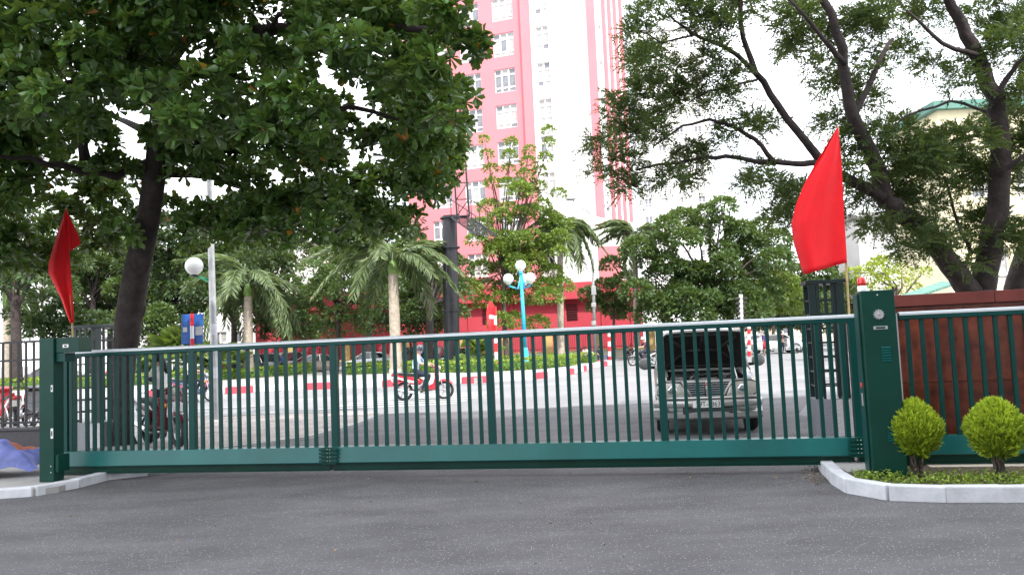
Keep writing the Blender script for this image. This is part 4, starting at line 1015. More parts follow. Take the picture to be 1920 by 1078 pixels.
# ================================================================ near broad-leaved tree, left
def inpoly(x, y, poly):
    c = False; n = len(poly)
    for i in range(n):
        (x1, y1), (x2, y2) = poly[i], poly[(i + 1) % n]
        if (y1 > y) != (y2 > y) and x < (x2 - x1) * (y - y1) / (y2 - y1) + x1: c = not c
    return c
tb = gnd(231, 838, .03); tY = tb.y
bt = thing('broad_leaved_tree', 'big spreading tree with glossy paddle leaves and dark leaning trunk', 'tree', tb)
mb = MB()
tpx = [(231, 846, 19), (231, 760, 16), (233, 680, 19), (241, 600, 23), (258, 500, 21.5), (280, 400, 19), (294, 300, 18), (303, 210, 18), (318, 120, 15)]
pts = [at(x, y, tY - .25 * i) for i, (x, y, r) in enumerate(tpx)]; rad = [r / F * tY for x, y, r in tpx]
mb.tube(pts, rad, 16)
for j in range(7):                                                    # root flare and knots
    a = 2 * PI * j / 7; mb.tube([tb + Vector((math.cos(a) * .24, math.sin(a) * .24, -.05)), tb + Vector((math.cos(a) * .12, math.sin(a) * .12, .2)), pts[1]], [.06, .08, .06], 7)
mb.sphere(at(254, 575, tY - .75), .18, 12, 8, (1, 1, 1.5))
limbs = [[(292, 300, 12.9), (220, 330, 12.5), (130, 315, 12.0), (60, 300, 11.4), (-40, 290, 10.8)],
         [(303, 210, 12.8), (250, 170, 11.8), (150, 150, 10.6), (40, 185, 9.6)], [(160, 300, 12.2), (148, 230, 12.0), (160, 150, 11.6)],
         [(303, 210, 12.8), (380, 120, 11.6), (480, 60, 10.4), (560, 20, 9.5)], [(300, 250, 12.9), (400, 230, 12.6), (520, 240, 12.0), (660, 200, 11.2), (780, 230, 10.8)],
         [(290, 320, 13.2), (400, 330, 13.6), (520, 370, 14.0), (640, 390, 14.4)], [(318, 120, 12.4), (340, 20, 11.6), (380, -120, 10.8)], [(318, 120, 12.4), (260, 20, 11.0), (160, -80, 9.6)],
         [(480, 60, 10.4), (620, 60, 10.0), (740, 50, 9.8), (850, 60, 9.6), (905, 92, 9.5)], [(318, 120, 12.4), (450, -60, 12.0), (640, -160, 11.6)], [(300, 260, 12.9), (240, 230, 14.2), (160, 200, 15.5)]]
for l in limbs:
    limb(mb, [at(q[0], q[1], q[2] + .8) for q in l], .095, .02, 8, .03)
mb.build('trunk', MATS['bark_dark'], bt, True, world=True)
sil = [(-260, -420), (620, -420), (760, -60), (800, 10), (835, 60), (842, 140), (848, 230), (838, 320), (812, 395), (770, 435), (690, 455), (600, 468), (520, 460), (440, 440), (330, 455), (240, 470), (160, 500), (60, 510), (-260, 520)]
clumps = []
def gapped(x, y): # openings where sky shows between the limbs
    for (gx, gy, gr_) in ((150, 150, 26), (185, 220, 22), (270, 270, 24), (240, 175, 24), (410, 245, 20), (500, 85, 26), (635, 170, 26), (665, 205, 20), (365, 320, 20), (430, 350, 24), (565, 345, 18), (640, 330, 20), (480, 315, 20), (340, 155, 22)):
        if (x - gx) ** 2 + (y - gy) ** 2 < gr_ ** 2: return True
    return False
N_ = 0
while N_ < 680:
    x, y = rng.uniform(-260, 850), rng.uniform(-420, 520)
    if not inpoly(x, y, sil) or gapped(x, y): continue
    f = (y + 60) / 560
    Y = rng.uniform(9.2, 11.6) if (y < 250 and rng.random() < .62) else rng.uniform(11.5, 15.5)
    if y > 300: Y = rng.uniform(12.0, 16.0)
    if 40 < x < 200 and y > 330: Y = rng.uniform(15.2, 17.0)
    r = rng.uniform(30, 50) / F * Y
    clumps.append((tuple(at(x, y, Y)), (r, r, r * .72))); N_ += 1
for (x, y, r) in ((842, 40, 30), (868, 62, 26), (893, 88, 24), (905, 110, 18), (872, 95, 22), (855, 82, 20), (826, 25, 26), (846, 5, 25)):
    clumps.append((tuple(at(x, y, 9.6)), r / F * 9.6))
P0, D0, V0 = crown_points(clumps, 300)
# drop leaves that would close the sky gaps altogether
k_ros = len(P0); m = 8
ax = unit(D0 * .8 + rng.normal(0, .45, (k_ros, 3)) + np.array((0, -.15, .35)))
e1_ = unit(np.cross(ax, rnd_unit(k_ros))); e2_ = np.cross(ax, e1_)
PS, DS, VS, LS = [], [], [], []
for j in range(m):
    th = 2 * PI * j / m + rng.normal(0, .25, k_ros); op = .95 + .3 * rng.random(k_ros)
    d = e1_ * np.cos(th)[:, None] + e2_ * np.sin(th)[:, None]
    DS.append(d * np.sin(op)[:, None] + ax * np.cos(op)[:, None] + np.array((0, 0, -.1))); PS.append(P0 + ax * .02); VS.append(.45 + V0 + rng.normal(0, .18, k_ros)); LS.append(.145 + .07 * rng.random(k_ros))
P = np.concatenate(PS); D = np.concatenate(DS); V = np.clip(np.concatenate(VS), 0, .975); Ls = np.concatenate(LS)
odd = rng.random(len(P)) < .006; V[odd] = 1.0
P = P - np.array(tb)
# the 300 leaves that show largest are leaves of their own, the rest one mass
dist = np.linalg.norm(P + np.array(tb) - np.array((0, 0, CAMZ)), axis=1); wp = P + np.array(tb)
sx = wp[:, 0] / wp[:, 1]; inview = (np.abs(sx) < .63) & (wp[:, 2] < 1.6 + .5 * wp[:, 1])
order = np.argsort(np.where(inview, dist, 1e9))[:300]
keep = np.ones(len(P), bool); keep[order] = False
me = leaves_mesh('leaf_mass', P[keep], D[keep], Ls[keep], .52, T_OBOV, LF_BANG, V[keep]); tag(link('crown', me, bt), kind='stuff')
lms = []
for q in range(4):
    lms.append(leaves_mesh('leaf', np.zeros((1, 3)), np.array([(1., 0, 0)]), .17, .52, T_OBOV, LF_BANG, np.array([.25 + .18 * q]), .99))
Dn = unit(D)
for i in order:
    o = link('leaf', lms[int(rng.integers(4))], bt, tuple(P[i])); o.rotation_euler = Vector(Dn[i]).to_track_quat('X', 'Z').to_euler(); o.scale = (float(Ls[i]) / .17,) * 3

# ================================================================ near pinnate tree, right
fb = at(1832, 600, 14.4); fb.z = 0
ft = thing('spreading_feathery_tree', 'spreading tree with forked trunk and feathery dark leaves behind the red wall', 'tree', fb)
mb = MB()
K = lambda l, Y0, Y1: [at(x, y, 1.0 + Y0 + (Y1 - Y0) * i / max(1, len(l) - 1)) for i, (x, y) in enumerate(l)]
limb(mb, [fb + Vector((.1, 0, -.1)), at(1835, 640, 14.4), at(1832, 545, 14.4)], .42, .30, 14)
A_ = K([(1826, 560), (1795, 515), (1755, 455), (1700, 405), (1660, 375), (1636, 297), (1606, 237), (1588, 178), (1580, 93), (1545, 0), (1520, -90)], 13.4, 11.6); limb(mb, A_, .21, .05, 12, .015)
B_ = K([(1838, 560), (1853, 480), (1870, 400), (1877, 260), (1866, 185), (1832, 104), (1803, 48), (1777, 0), (1740, -90)], 13.4, 12.6); limb(mb, B_, .22, .06, 12, .015)
for l, Y0, Y1, r0, r1 in (
    ([(1655, 370), (1600, 340), (1560, 325), (1532, 293), (1512, 267), (1456, 197), (1419, 137), (1393, 70), (1389, -10)], 12.6, 11.8, .10, .035),
    ([(1560, 325), (1527, 306), (1452, 306), (1360, 295), (1304, 297), (1193, 319)], 12.3, 12.0, .065, .018), ([(1452, 304), (1415, 260), (1374, 237), (1330, 224), (1278, 237), (1225, 275)], 12.1, 11.9, .045, .014),
    ([(1419, 141), (1360, 89), (1300, 67), (1248, 22)], 11.9, 11.6, .045, .015), ([(1300, 67), (1240, 80), (1200, 60)], 11.7, 11.5, .02, .01), ([(1420, 150), (1380, 160), (1330, 170), (1290, 195)], 11.9, 11.8, .025, .01),
    ([(1600, 225), (1621, 174), (1654, 104), (1673, 74)], 12.2, 12.4, .06, .03), ([(1585, 120), (1540, 70), (1480, 0)], 11.9, 11.4, .05, .02), ([(1860, 190), (1900, 130), (1930, 100)], 12.7, 12.2, .06, .02),
    ([(1870, 330), (1910, 300), (1960, 260)], 12.9, 12.5, .06, .02), ([(1832, 104), (1770, 80), (1700, 20)], 12.6, 12.2, .05, .02), ([(1850, 210), (1780, 190), (1700, 215), (1660, 250)], 12.8, 12.4, .03, .012), ([(1855, 470), (1820, 470), (1800, 430), (1770, 330)], 13.2, 13.2, .05, .02)):
    limb(mb, K(l, Y0, Y1), r0, r1, 8, .012)
limb(mb, [at(1893, 640, 15.5) * 1.0 + Vector((0, 0, -.9)), at(1905, 540, 15.5), at(1925, 470, 15.5), at(1960, 380, 15.4)], .24, .16, 10)
mb.build('trunk', MATS['bark_dark'], ft, True, world=True)
fl_ = [(1200, 40, 45), (1190, 100, 40), (1240, 110, 46), (1210, 180, 46), (1170, 215, 36), (1260, 200, 46), (1330, 110, 38), (1340, 60, 36), (1300, 25, 46), (1400, 30, 46), (1460, 40, 50), (1520, 60, 46), (1480, 110, 36), (1200, 260, 46), (1152, 305, 42), (1180, 350, 34), (1280, 290, 42), (1330, 170, 36), (1380, 160, 30), (1440, 230, 30), (1400, 240, 30), (1340, 260, 30), (1430, 310, 22), (1412, 352, 36), (1500, 380, 50), (1460, 345, 26), (1470, 420, 36), (1535, 420, 40), (1560, 150, 44), (1600, 50, 54), (1650, 40, 50), (1690, 100, 32), (1620, 130, 36), (1560, 220, 36), (1540, 110, 28), (1650, 250, 62), (1720, 280, 62), (1800, 280, 70), (1700, 340, 70), (1790, 360, 74), (1640, 350, 54), (1880, 120, 54), (1900, 200, 56), (1900, 300, 62), (1820, 150, 42), (1765, 125, 30), (1850, 30, 46), (1740, 30, 40), (1900, 40, 54), (1850, 420, 54), (1720, 425, 46), (1640, 420, 36), (1690, 462, 30), (1890, 470, 44), (1600, 300, 40), (1250, 330, 34), (1300, 340, 22), (1130, 330, 20), (1235, 240, 34), (1610, 200, 34), (1150, 200, 22), (1960, 150, 60), (1980, 300, 70), (1970, 430, 60), (1250, -40, 60), (1350, -50, 60), (1480, -60, 60), (1620, -60, 70), (1760, -60, 70), (1900, -60, 70), (1780, 460, 34), (1830, 500, 26)]
cl_ = []
for x, y, r in fl_:
    for q in range(2):
        Y = (12.9 + (x - 1150) / 770 * 1.2) + rng.uniform(-.6, 1.1); cl_.append((tuple(at(x + rng.normal(0, r * .35), y + rng.normal(0, r * .35), Y)), (r * .8 / F * Y, r * .9 / F * Y, r * .55 / F * Y)))
P0, D0, V0 = crown_points(cl_, 1150)
ns = len(P0); ax = unit(D0 * .6 + rng.normal(0, .5, (ns, 3)) + np.array((0, 0, -.12))); sd = unit(np.cross(ax, np.array((0, 0, 1.)) + rng.normal(0, .35, (ns, 3))))
PS, DS, VS = [], [], []; m = 16; Lsp = .20 + .12 * rng.random(ns)
for j in range(m):
    f = (j // 2 + .6) / (m / 2); s_ = 1 if j % 2 else -1
    PS.append(P0 + ax * (f * Lsp)[:, None] + np.array((0, 0, -.05)) * (f * f)); DS.append(ax * .55 + sd * s_ + rng.normal(0, .12, (ns, 3))); VS.append(.45 + V0 + rng.normal(0, .15, ns))
P = np.concatenate(PS) - np.array(fb); D = np.concatenate(DS); V = np.clip(np.concatenate(VS), 0, .97)
me = leaves_mesh('crown', P, D, .05 + .025 * rng.random(len(P)), .42, T_RHOMB, LF_FLAME, V, .5); tag(link('crown', me, ft), kind='stuff')
print('flame leaflets', len(P))

# ================================================================ trees of the island and beyond
def g0(px, py, z=0.0): p = gnd(px, py, z); return (p.x, p.y, z)
def gY(px, Y, z=0.0): p = at(px, 650, Y); return (p.x, Y, z)
cl_ = pxclumps([(1028, 246, 13), (1030, 268, 12), (1022, 296, 13), (1012, 322, 14), (1008, 350, 16), (957, 268, 13), (955, 292, 14), (952, 318, 14), (950, 345, 16), (993, 283, 13), (990, 305, 15), (985, 330, 17), (976, 352, 18), (908, 262, 10), (913, 290, 12), (920, 318, 14), (924, 345, 16), (1048, 365, 14)], 57, .5)
cl_ += fillclumps(895, 1060, 365, 500, 26, 21, 57, 1.6) + fillclumps(880, 1060, 480, 600, 30, 24, 57, 1.6)
bg_tree('bushy_tree', 'bright green bushy tree with upright shoots beside the cyan lamp', gY(950, 56, 0), 10, cl_, LF_BRIGHT, 210, .24, .5, .2, trunk_top=at(945, 500, 57))
bg_tree('dark_tree', 'dark leafed tree with forked dark trunk beside the black column', gY(801, 51.5, .25), 8, fillclumps(740, 880, 470, 610, 30, 26, 55, 1.6), LF_MID, 170, .26, .5, .3, 'bark_dark', trunk_top=at(805, 560, 52))
bg_tree('slim_tree', 'slim trunked leafy tree between the two white footed palms', gY(629, 51, .25), 8, fillclumps(560, 720, 490, 625, 32, 27, 51, 1.6), LF_MID, 150, .26, .5, .17, 'bark_dark', trunk_top=at(632, 560, 51))
bg_tree('round_tree', 'big rounded dark green tree above the silver van', gY(1330, 62), 13, fillclumps(1205, 1465, 390, 600, 36, 30, 62, 3.0) + fillclumps(1195, 1450, 520, 612, 36, 28, 60, 2.0), LF_MID, 165, .34, .5, .35, trunk_top=at(1330, 540, 62))
bg_tree('small_street_tree', 'small leafy tree beside the tall thin street light', gY(1150, 66), 6, fillclumps(1098, 1192, 505, 600, 26, 21, 66, 1.0), LF_MID, 190, .3, .5, .14, trunk_top=at(1150, 570, 66))
bg_tree('flowering_tree', 'light green flowering tree beside the big rounded tree', gY(1448, 68), 7, fillclumps(1405, 1490, 495, 598, 26, 22, 68, 1.0), LF_BRIGHT, 190, .3, .5, .15, trunk_top=at(1450, 560, 68))
fl2 = bpy.data.objects['flowering_tree']
P_, D_, V_ = crown_points(pxclumps([(1455, 512, 9), (1468, 520, 9), (1447, 505, 6), (1472, 532, 8), (1470, 563, 5)], 66.5, .2), 260); n = len(P_)
tag(link('blossom', leaves_mesh('blossom', P_ - np.array(fl2.location), D_ + np.array((0, 0, .8)), .22, .6, T_RHOMB, mat('blossom', (.75, .70, .45), .8), np.zeros(n)), fl2), kind='stuff')
bg_tree('street_tree', 'tree beyond the flowering tree at the end of the street', gY(1530, 82), 9, fillclumps(1475, 1600, 480, 615, 34, 30, 82, 2.0), LF_MID, 120, .42, .5, .25, trunk_top=at(1530, 570, 82))
bg_tree('street_tree', 'tree showing through the lattice column beside the big flag', gY(1600, 62), 9, fillclumps(1555, 1660, 500, 620, 32, 28, 62, 2.0), LF_MID, 120, .34, .5, .25, trunk_top=at(1600, 570, 62))
bg_tree('yellow_green_tree', 'low yellow green tree behind the drive housing', gY(1680, 24), 4.2, fillclumps(1600, 1740, 492, 545, 24, 20, 24, .8), LF_YEL, 420, .12, .5, .1, trunk_top=at(1680, 540, 24))
bg_tree('tall_dark_tree', 'tall dark tree behind the leaning trunk', gY(300, 60), 12, fillclumps(250, 420, 420, 600, 42, 36, 60, 2), LF_DARK, 120, .36, .5, .3, 'bark_dark', trunk_top=at(310, 540, 60))
bg_tree('tall_dark_tree', 'tall dark tree beside the palm with the bright green shaft', gY(32, 46, .25), 10, fillclumps(-60, 150, 400, 560, 42, 36, 46, 2), LF_DARK, 130, .3, .5, .32, 'bark_dark', trunk_top=at(28, 540, 46))
bg_tree('tall_dark_tree', 'tall dark tree behind the narrow red flag', gY(170, 64), 12, fillclumps(100, 270, 420, 570, 42, 36, 64, 2), LF_MID, 110, .38, .5, .28, 'bark_dark', trunk_top=at(175, 540, 64))
bg_tree('tall_dark_tree', 'tall dark tree behind the palm with the flared white foot', gY(436, 52, .25), 10, fillclumps(390, 560, 470, 610, 38, 32, 54, 2), LF_DARK, 130, .32, .5, .24, 'bark_dark', trunk_top=at(438, 560, 53))
bg_tree('tall_dark_tree', 'tall dark tree behind the slim trunked tree', gY(690, 66), 12, fillclumps(560, 790, 400, 560, 44, 38, 66, 2), LF_MID, 100, .4, .5, .26, 'bark_dark', trunk_top=at(690, 540, 66))
bg_tree('laurel_bush', 'dense dark laurel bush left of the narrow red flag', gY(95, 50, .25), 3, fillclumps(20, 190, 570, 650, 28, 26, 50, 1.2), LF_DARK, 170, .28, .5, .1, trunk_top=at(95, 640, 50))
bg_tree('laurel_bush', 'dense dark bush behind the flared palm foot', gY(520, 57, .25), 3, fillclumps(490, 600, 580, 650, 28, 26, 57, 1.0), LF_DARK, 170, .28, .5, .1, trunk_top=at(520, 640, 57))
bg_tree('laurel_bush', 'dense bush with red blossom right of the leaning trunk', gY(280, 56), 3, fillclumps(245, 345, 580, 655, 28, 26, 56, 1.0), LF_MID, 170, .28, .5, .1, trunk_top=at(285, 640, 56))
bg_tree('laurel_bush', 'bush filling the gap left of the black column', gY(770, 60), 4, fillclumps(690, 840, 560, 640, 30, 28, 60, 1.0), LF_DARK, 150, .3, .5, .1, trunk_top=at(770, 620, 60))

bg_tree('tall_dark_tree', 'tall dark tree filling the gap left of the grey globe lamp', gY(360, 68), 12, fillclumps(300, 520, 430, 570, 40, 38, 68, 2), LF_MID, 110, .4, .5, .28, 'bark_dark', trunk_top=at(365, 540, 68))
bg_tree('tall_dark_tree', 'tall dark tree between the leaning trunk and the narrow red flag', gY(205, 70), 12, fillclumps(140, 330, 470, 600, 40, 38, 70, 2), LF_DARK, 110, .4, .5, .28, 'bark_dark', trunk_top=at(205, 560, 70))
bg_tree('street_tree', 'dark tree over the shops at the far end of the side road', gY(1480, 92), 10, fillclumps(1395, 1570, 545, 618, 34, 32, 92, 2), LF_DARK, 110, .46, .5, .25, trunk_top=at(1480, 590, 92))
# ================================================================ silver van, bonnet up
mat('silver', (0.42, 0.41, 0.395), 0.3, metal=0.55, var=0.1, vscale=2, coat=0.4)
mat('silver_dusty', (0.24, 0.235, 0.225), 0.5, metal=0.3, var=0.18, vscale=5)
mat('lamp_glass', (0.42, 0.41, 0.36), 0.06, coat=0.8, var=0.15, vscale=12)
mat('engine_dark', (0.018, 0.017, 0.016), 0.6, var=0.5, vscale=14)
mat('engine_metal', (0.20, 0.19, 0.18), 0.45, metal=0.7, var=0.5, vscale=18)
mat('bonnet_under', (0.012, 0.010, 0.010), 0.8, var=0.5, vscale=6)
mat('plate_white', (0.78, 0.78, 0.74), 0.5); mat('plate_ink', (0.02, 0.02, 0.02), 0.5)
mat('chrome', (0.75, 0.75, 0.76), 0.12, metal=1.0)
mat('tail_red', (0.45, 0.015, 0.02), 0.2, coat=0.5)
mat('rim', (0.45, 0.45, 0.46), 0.35, metal=0.8)
vb = gnd(1331, 816, .006)
VA = math.atan2(-vb.x, vb.y) * .75
van = thing('van', 'silver van with its bonnet propped open, facing the gate', 'van', vb, VA)
def sec(y, hw, z0, z1, rt=.12, tum=.0):
    """body cross section at y: half width, bottom, top, rounding, tumblehome"""
    return [Vector((x, y, z)) for x, z in ((-hw * .93, z0), (-hw, z0 + .12), (-hw, z0 + (z1 - z0) * .55), (-hw + tum * .7, z1 - rt), (-hw + tum + rt * .9, z1), (hw - tum - rt * .9, z1), (hw - tum, z1 - rt), (hw, z0 + (z1 - z0) * .55), (hw, z0 + .12), (hw * .93, z0))]
mb = MB(); mb.loft([sec(1.25, .83, .3, 1.04, .04), sec(1.6, .835, .3, 1.05, .04), sec(3.2, .835, .3, 1.05, .04), sec(4.25, .82, .32, 1.05, .06), sec(4.4, .76, .4, 1.0, .08)]); body = mb.build('body', MATS['silver'], van, 35, bevel=0)
# greenhouse: glass with pillars and roof over it
def gsec(y, hw0, hw1, z1): return [Vector((x, y, z)) for x, z in ((-hw0, 1.03), (-hw1, z1), (hw1, z1), (hw0, 1.03))]
mb = MB(); mb.loft([gsec(1.30, .76, .72, 1.06), gsec(1.95, .775, .66, 1.66), gsec(4.0, .775, .66, 1.68), gsec(4.3, .76, .66, 1.5)]); mb.build('glazing', MATS['glass_dark'], van)
mb = MB(); rsec = lambda y, hw, z, c: [Vector((x, y, zz)) for x, zz in ((-hw, z - .05), (-hw + .05, z + c * .5), (-hw * .4, z + c), (hw * .4, z + c), (hw - .05, z + c * .5), (hw, z - .05))]
mb.loft([rsec(1.85, .665, 1.655, .03), rsec(2.1, .70, 1.70, .06), rsec(3.2, .70, 1.71, .07), rsec(4.15, .69, 1.67, .06)]); mb.build('roof', MATS['silver'], van, 40)
for sx in (-1, 1):
    for (ya, za, yb, zb_2) in ((1.30, 1.03, 1.92, 1.68), (2.55, 1.03, 2.6, 1.68), (3.5, 1.03, 3.5, 1.68), (4.28, 1.03, 4.1, 1.66)):
        mb = MB(); mb.tube([(sx * .785, ya, za), (sx * .69, yb, zb_2)], .035, 6); mb.build('pillar', MATS['silver'], van, True)
    mb = MB(); mb.bx(sx * .60 - .02, sx * .60 + .02, 2.2, 4.0, 1.775, 1.80); mb.build('roof_bar', MATS['silver_dusty'], van)
# front wings, curved in plan
for sx in (-1, 1):
    mb = MB(); S_ = []
    for (y, xo, zt_, z0) in ((.10, .70, .83, .50), (.2, .775, .885, .46), (.45, .82, .94, .58), (.85, .835, .99, .60), (1.26, .835, 1.04, .36)):
        xi = .60; S_.append([Vector((sx * x, y, z)) for x, z in ((xi, z0), (xo * .985, z0), (xo, z0 + .16), (xo - .015, zt_ - .08), (xo - .07, zt_), (xi, zt_ + .012))])
    mb.loft(S_); mb.build('wing', MATS['silver'], van, 50)
# nose panel: between the lamps and under the bonnet line
def arc(x, d=.16, hw=.84): return d * (abs(x) / hw) ** 2.4         # set-back of the nose at x
def strip(mb, xs, z0, z1, y0, thick=.06, ztop=None):
    secs = []
    for x in xs:
        y = y0 + arc(x); secs.append([Vector((x, y, z0)), Vector((x, y - .008, (z0 + z1) / 2)), Vector((x, y + .004, z1)), Vector((x, y + thick, z1)), Vector((x, y + thick, z0))])
    mb.loft(secs)
xs = [-.80 + 1.6 * i / 20 for i in range(21)]
mb = MB(); strip(mb, [x * .93 for x in xs], .575, .615, .00); mb.build('nose_panel', MATS['silver'], van, 40)
mb = MB(); strip(mb, [x * .90 for x in xs], .845, .885, .04, .1); mb.build('slam_panel', MATS['silver_dusty'], van, 40)
# grille: two trapezoid halves of slats in a frame
mb = MB(); mb.bx(-.40, .40, .075, .12, .60, .85); mb.build('grille_recess', MATS['engine_dark'], van)
GP = lambda f: .245 + (.365 - .245) * f
for sx in (-1, 1):
    for k in range(6):
        z = .625 + k * .037; f = k / 5; mb = MB(); mb.bx(min(sx * .035, sx * GP(f)), max(sx * .035, sx * GP(f)), .035, .07, z, z + .019); mb.build('grille_slat', MATS['chrome'], van)
    mb = MB(); mb.tube([(sx * .245, .03, .605), (sx * .385, .045, .85)], .022, 6); mb.build('grille_frame', MATS['silver'], van, True)
mb = MB(); mb.tube([(-.40, .045, .853), (-.2, .03, .853), (.2, .03, .853), (.40, .045, .853)], .016, 6); mb.build('grille_frame', MATS['silver'], van, True)
mb = MB(); mb.tube([(-.24, .028, .603), (.24, .028, .603)], .016, 6); mb.build('grille_frame', MATS['silver'], van, True)
mb = MB(); mb.tube([(0, .025, .60), (0, .022, .86)], [.018, .03], 8); mb.build('grille_divider', MATS['silver'], van, True)
for a in (90, 210, 330):     # three-diamond badge
    ca, sa = math.cos(math.radians(a)), math.sin(math.radians(a)); r_ = .021; c0 = Vector((0, -.012, .812)); mb = MB()
    P4 = [c0, c0 + Vector((ca * r_ - sa * r_ * .55, 0, sa * r_ + ca * r_ * .55)), c0 + Vector((ca * 2 * r_, 0, sa * 2 * r_)), c0 + Vector((ca * r_ + sa * r_ * .55, 0, sa * r_ - ca * r_ * .55))]
    mb.add(P4 + [p + Vector((0, .012, 0)) for p in P4], [(0, 1, 2, 3), (4, 7, 6, 5), (0, 4, 5, 1), (1, 5, 6, 2), (2, 6, 7, 3), (3, 7, 4, 0)]); mb.build('badge', MATS['tail_red'], van)
# headlamps
for sx in (-1, 1):
    mb = MB(); S_ = []
    for (x, zl, zh) in ((.30, .615, .64), (.36, .612, .76), (.42, .612, .835), (.55, .615, .845), (.68, .625, .845), (.755, .645, .83), (.80, .67, .80)):
        y = arc(x) + .015; S_.append([Vector((sx * x, y - .012, zl)), Vector((sx * x, y - .028, (zl + zh) / 2)), Vector((sx * x, y, zh)), Vector((sx * x, y + .08, zh)), Vector((sx * x, y + .08, zl))])
    ms = MB(); ms.loft([[q + Vector((0, .018, (-.022 if i in (0, 4) else (.02 if i in (2, 3) else 0)))) for i, q in enumerate(s_)] for s_ in S_]); ms.build('lamp_surround', MATS['engine_dark'], van)
    mb.loft(S_); hl = mb.build('headlamp', MATS['lamp_glass'], van, 40)
    mb = MB(); mb.lathe([(.072, 0), (.07, .01), (.04, .012)], 18, (sx * .55, arc(.55) - .016, .73), Matrix.Rotation(PI / 2, 3, 'X')); mb.build('reflector', MATS['chrome'], hl, True)
    mb = MB(); S_ = []
# bumper: full-width curved moulding with lower intake
mb = MB(); secs = []
for i in range(25):
    x = -.86 + 1.72 * i / 24; y = -.10 + arc(x, .26, .86); secs.append([Vector((x, y + q[0], q[1])) for q in ((.05, .25), (.0, .29), (-.005, .36), (.035, .40), (.035, .45), (-.02, .47), (-.035, .52), (-.02, .555), (.06, .572), (.15, .572), (.15, .25))])
mb.loft(secs); mg = MB(); strip(mg, [x * .97 for x in xs], .556, .588, -.03, .05); mg.build('bumper_gap', MATS['engine_dark'], van); bmp = mb.build('bumper', MATS['silver'], van, 40)
mb = MB(); mb.bx(-.40, .40, -.078, -.05, .355, .455); itk = mb.build('lower_intake', MATS['engine_dark'], bmp)
for k in range(2):
    mb = MB(); mb.bx(-.39, .39, -.088, -.079, .385 + k * .035, .397 + k * .035); mb.build('intake_slat', MATS['chrome'], bmp)
for sx in (-1, 1):
    for k in range(3):
        mb = MB(); strip(mb, [sx * (.50 + .25 * i / 4) for i in range(5)] if sx > 0 else [sx * (.75 - .25 * i / 4) for i in range(5)], .385 + k * .026, .397 + k * .026, -.075, .02); mb.build('vent_slat', MATS['chrome'], bmp)
mb = MB(); mb.bx(-.245, .235, -.150, -.142, .455, .562); plate = mb.build('number_plate', MATS['plate_white'], van, bevel=.004)
textmesh('plate_text', '29T-4863', .118, MATS['plate_ink'], plate, (-.005, -.153, .508), (PI / 2, 0, 0)).scale = (.82, 1, 1)
# engine bay
mb = MB(); mb.bx(-.62, .62, .14, 1.24, .55, .62); mb.bx(-.63, -.60, .14, 1.24, .62, .94); mb.bx(.60, .63, .14, 1.24, .62, .94); mb.bx(-.62, .62, 1.2, 1.27, .62, 1.0); bay = mb.build('engine_bay', MATS['engine_dark'], van)
for (x0, x1, y0, y1, z0, z1, m_) in ((-.25, .22, .45, .95, .62, .90, 'engine_metal'), (-.18, .14, .5, .9, .90, .935, 'engine_dark'), (.32, .56, .3, .55, .62, .89, 'engine_dark'), (-.56, -.33, .3, .62, .62, .92, 'engine_metal'), (-.56, .56, .17, .22, .62, .87, 'engine_dark'), (.3, .55, .7, 1.0, .62, .95, 'engine_metal'), (-.55, -.35, .75, 1.05, .62, .95, 'engine_dark')):
    mb = MB(); mb.bx(x0, x1, y0, y1, z0, z1); mb.build('engine_block' if m_ == 'engine_metal' else 'engine_cover', MATS[m_], bay, bevel=.02)
for k in range(9):
    mb = MB(); a = Vector((rng.uniform(-.5, .5), rng.uniform(.25, .9), .9)); mb.tube([a, a + Vector((rng.uniform(-.2, .2), rng.uniform(-.1, .15), .06)), a + Vector((rng.uniform(-.4, .4), rng.uniform(-.1, .2), 0))], .02, 6); mb.build('hose', MATS['black_rubber' if k % 3 else 'engine_metal'], bay, True)
mb = MB(); mb.bx(-.7, .7, 1.10, 1.28, .985, 1.03); mb.build('cowl', MATS['silver_dusty'], van, bevel=.01)
for sx in (-.25, .3):
    mb = MB(); mb.tube([(sx, 1.2, 1.04), (sx + .33, 1.36, 1.12)], .012, 5); mb.build('wiper', MATS['black_rubber'], van)
# bonnet propped up
hy, hz = 1.14, 1.035; ang = math.radians(40)
Mh = Matrix.Translation((0, hy, hz)) @ Matrix.Rotation(-ang, 4, 'X')
mb = MB(); secs = []
for (y, hw, b_) in ((0, .735, .0), (-.12, .735, .015), (-.5, .72, .03), (-.8, .69, .03), (-.95, .62, .02), (-1.0, .52, .0)):
    secs.append([Mh @ Vector((x, y, z + b_)) for x, z in ((-hw, -.035), (-hw, .0), (-hw * .6, .022), (hw * .6, .022), (hw, 0), (hw, -.035), (hw * .6, -.018), (-hw * .6, -.018))])
mb.loft(secs); bon = mb.build('bonnet', MATS['silver'], van, 40)
mb = MB(); secs = []
for (y, hw, b_) in ((-.02, .715, .0), (-.12, .715, .015), (-.5, .70, .03), (-.8, .67, .03), (-.94, .60, .02)):
    secs.append([Mh @ Vector((x, y, z + b_)) for x, z in ((-hw, -.037), (-hw, -.046), (-hw * .6, -.03), (hw * .6, -.03), (hw, -.046), (hw, -.037), (hw * .6, -.02), (-hw * .6, -.02))])
mb.loft(secs); und = mb.build('bonnet_lining', MATS['bonnet_under'], bon)
for l in ([(-.6, -.1), (-.25, -.5), (-.55, -.85)], [(.6, -.1), (.25, -.5), (.55, -.85)], [(-.25, -.5), (.25, -.5)], [(0, -.5), (0, -.92)], [(-.62, -.08), (.62, -.08)], [(-.55, -.9), (.55, -.9)]):
    mb = MB(); mb.tube([Mh @ Vector((x, y, -.026 + .02)) for x, y in l], .03, 6); mb.build('bonnet_rib', MATS['engine_dark'], bon, True)
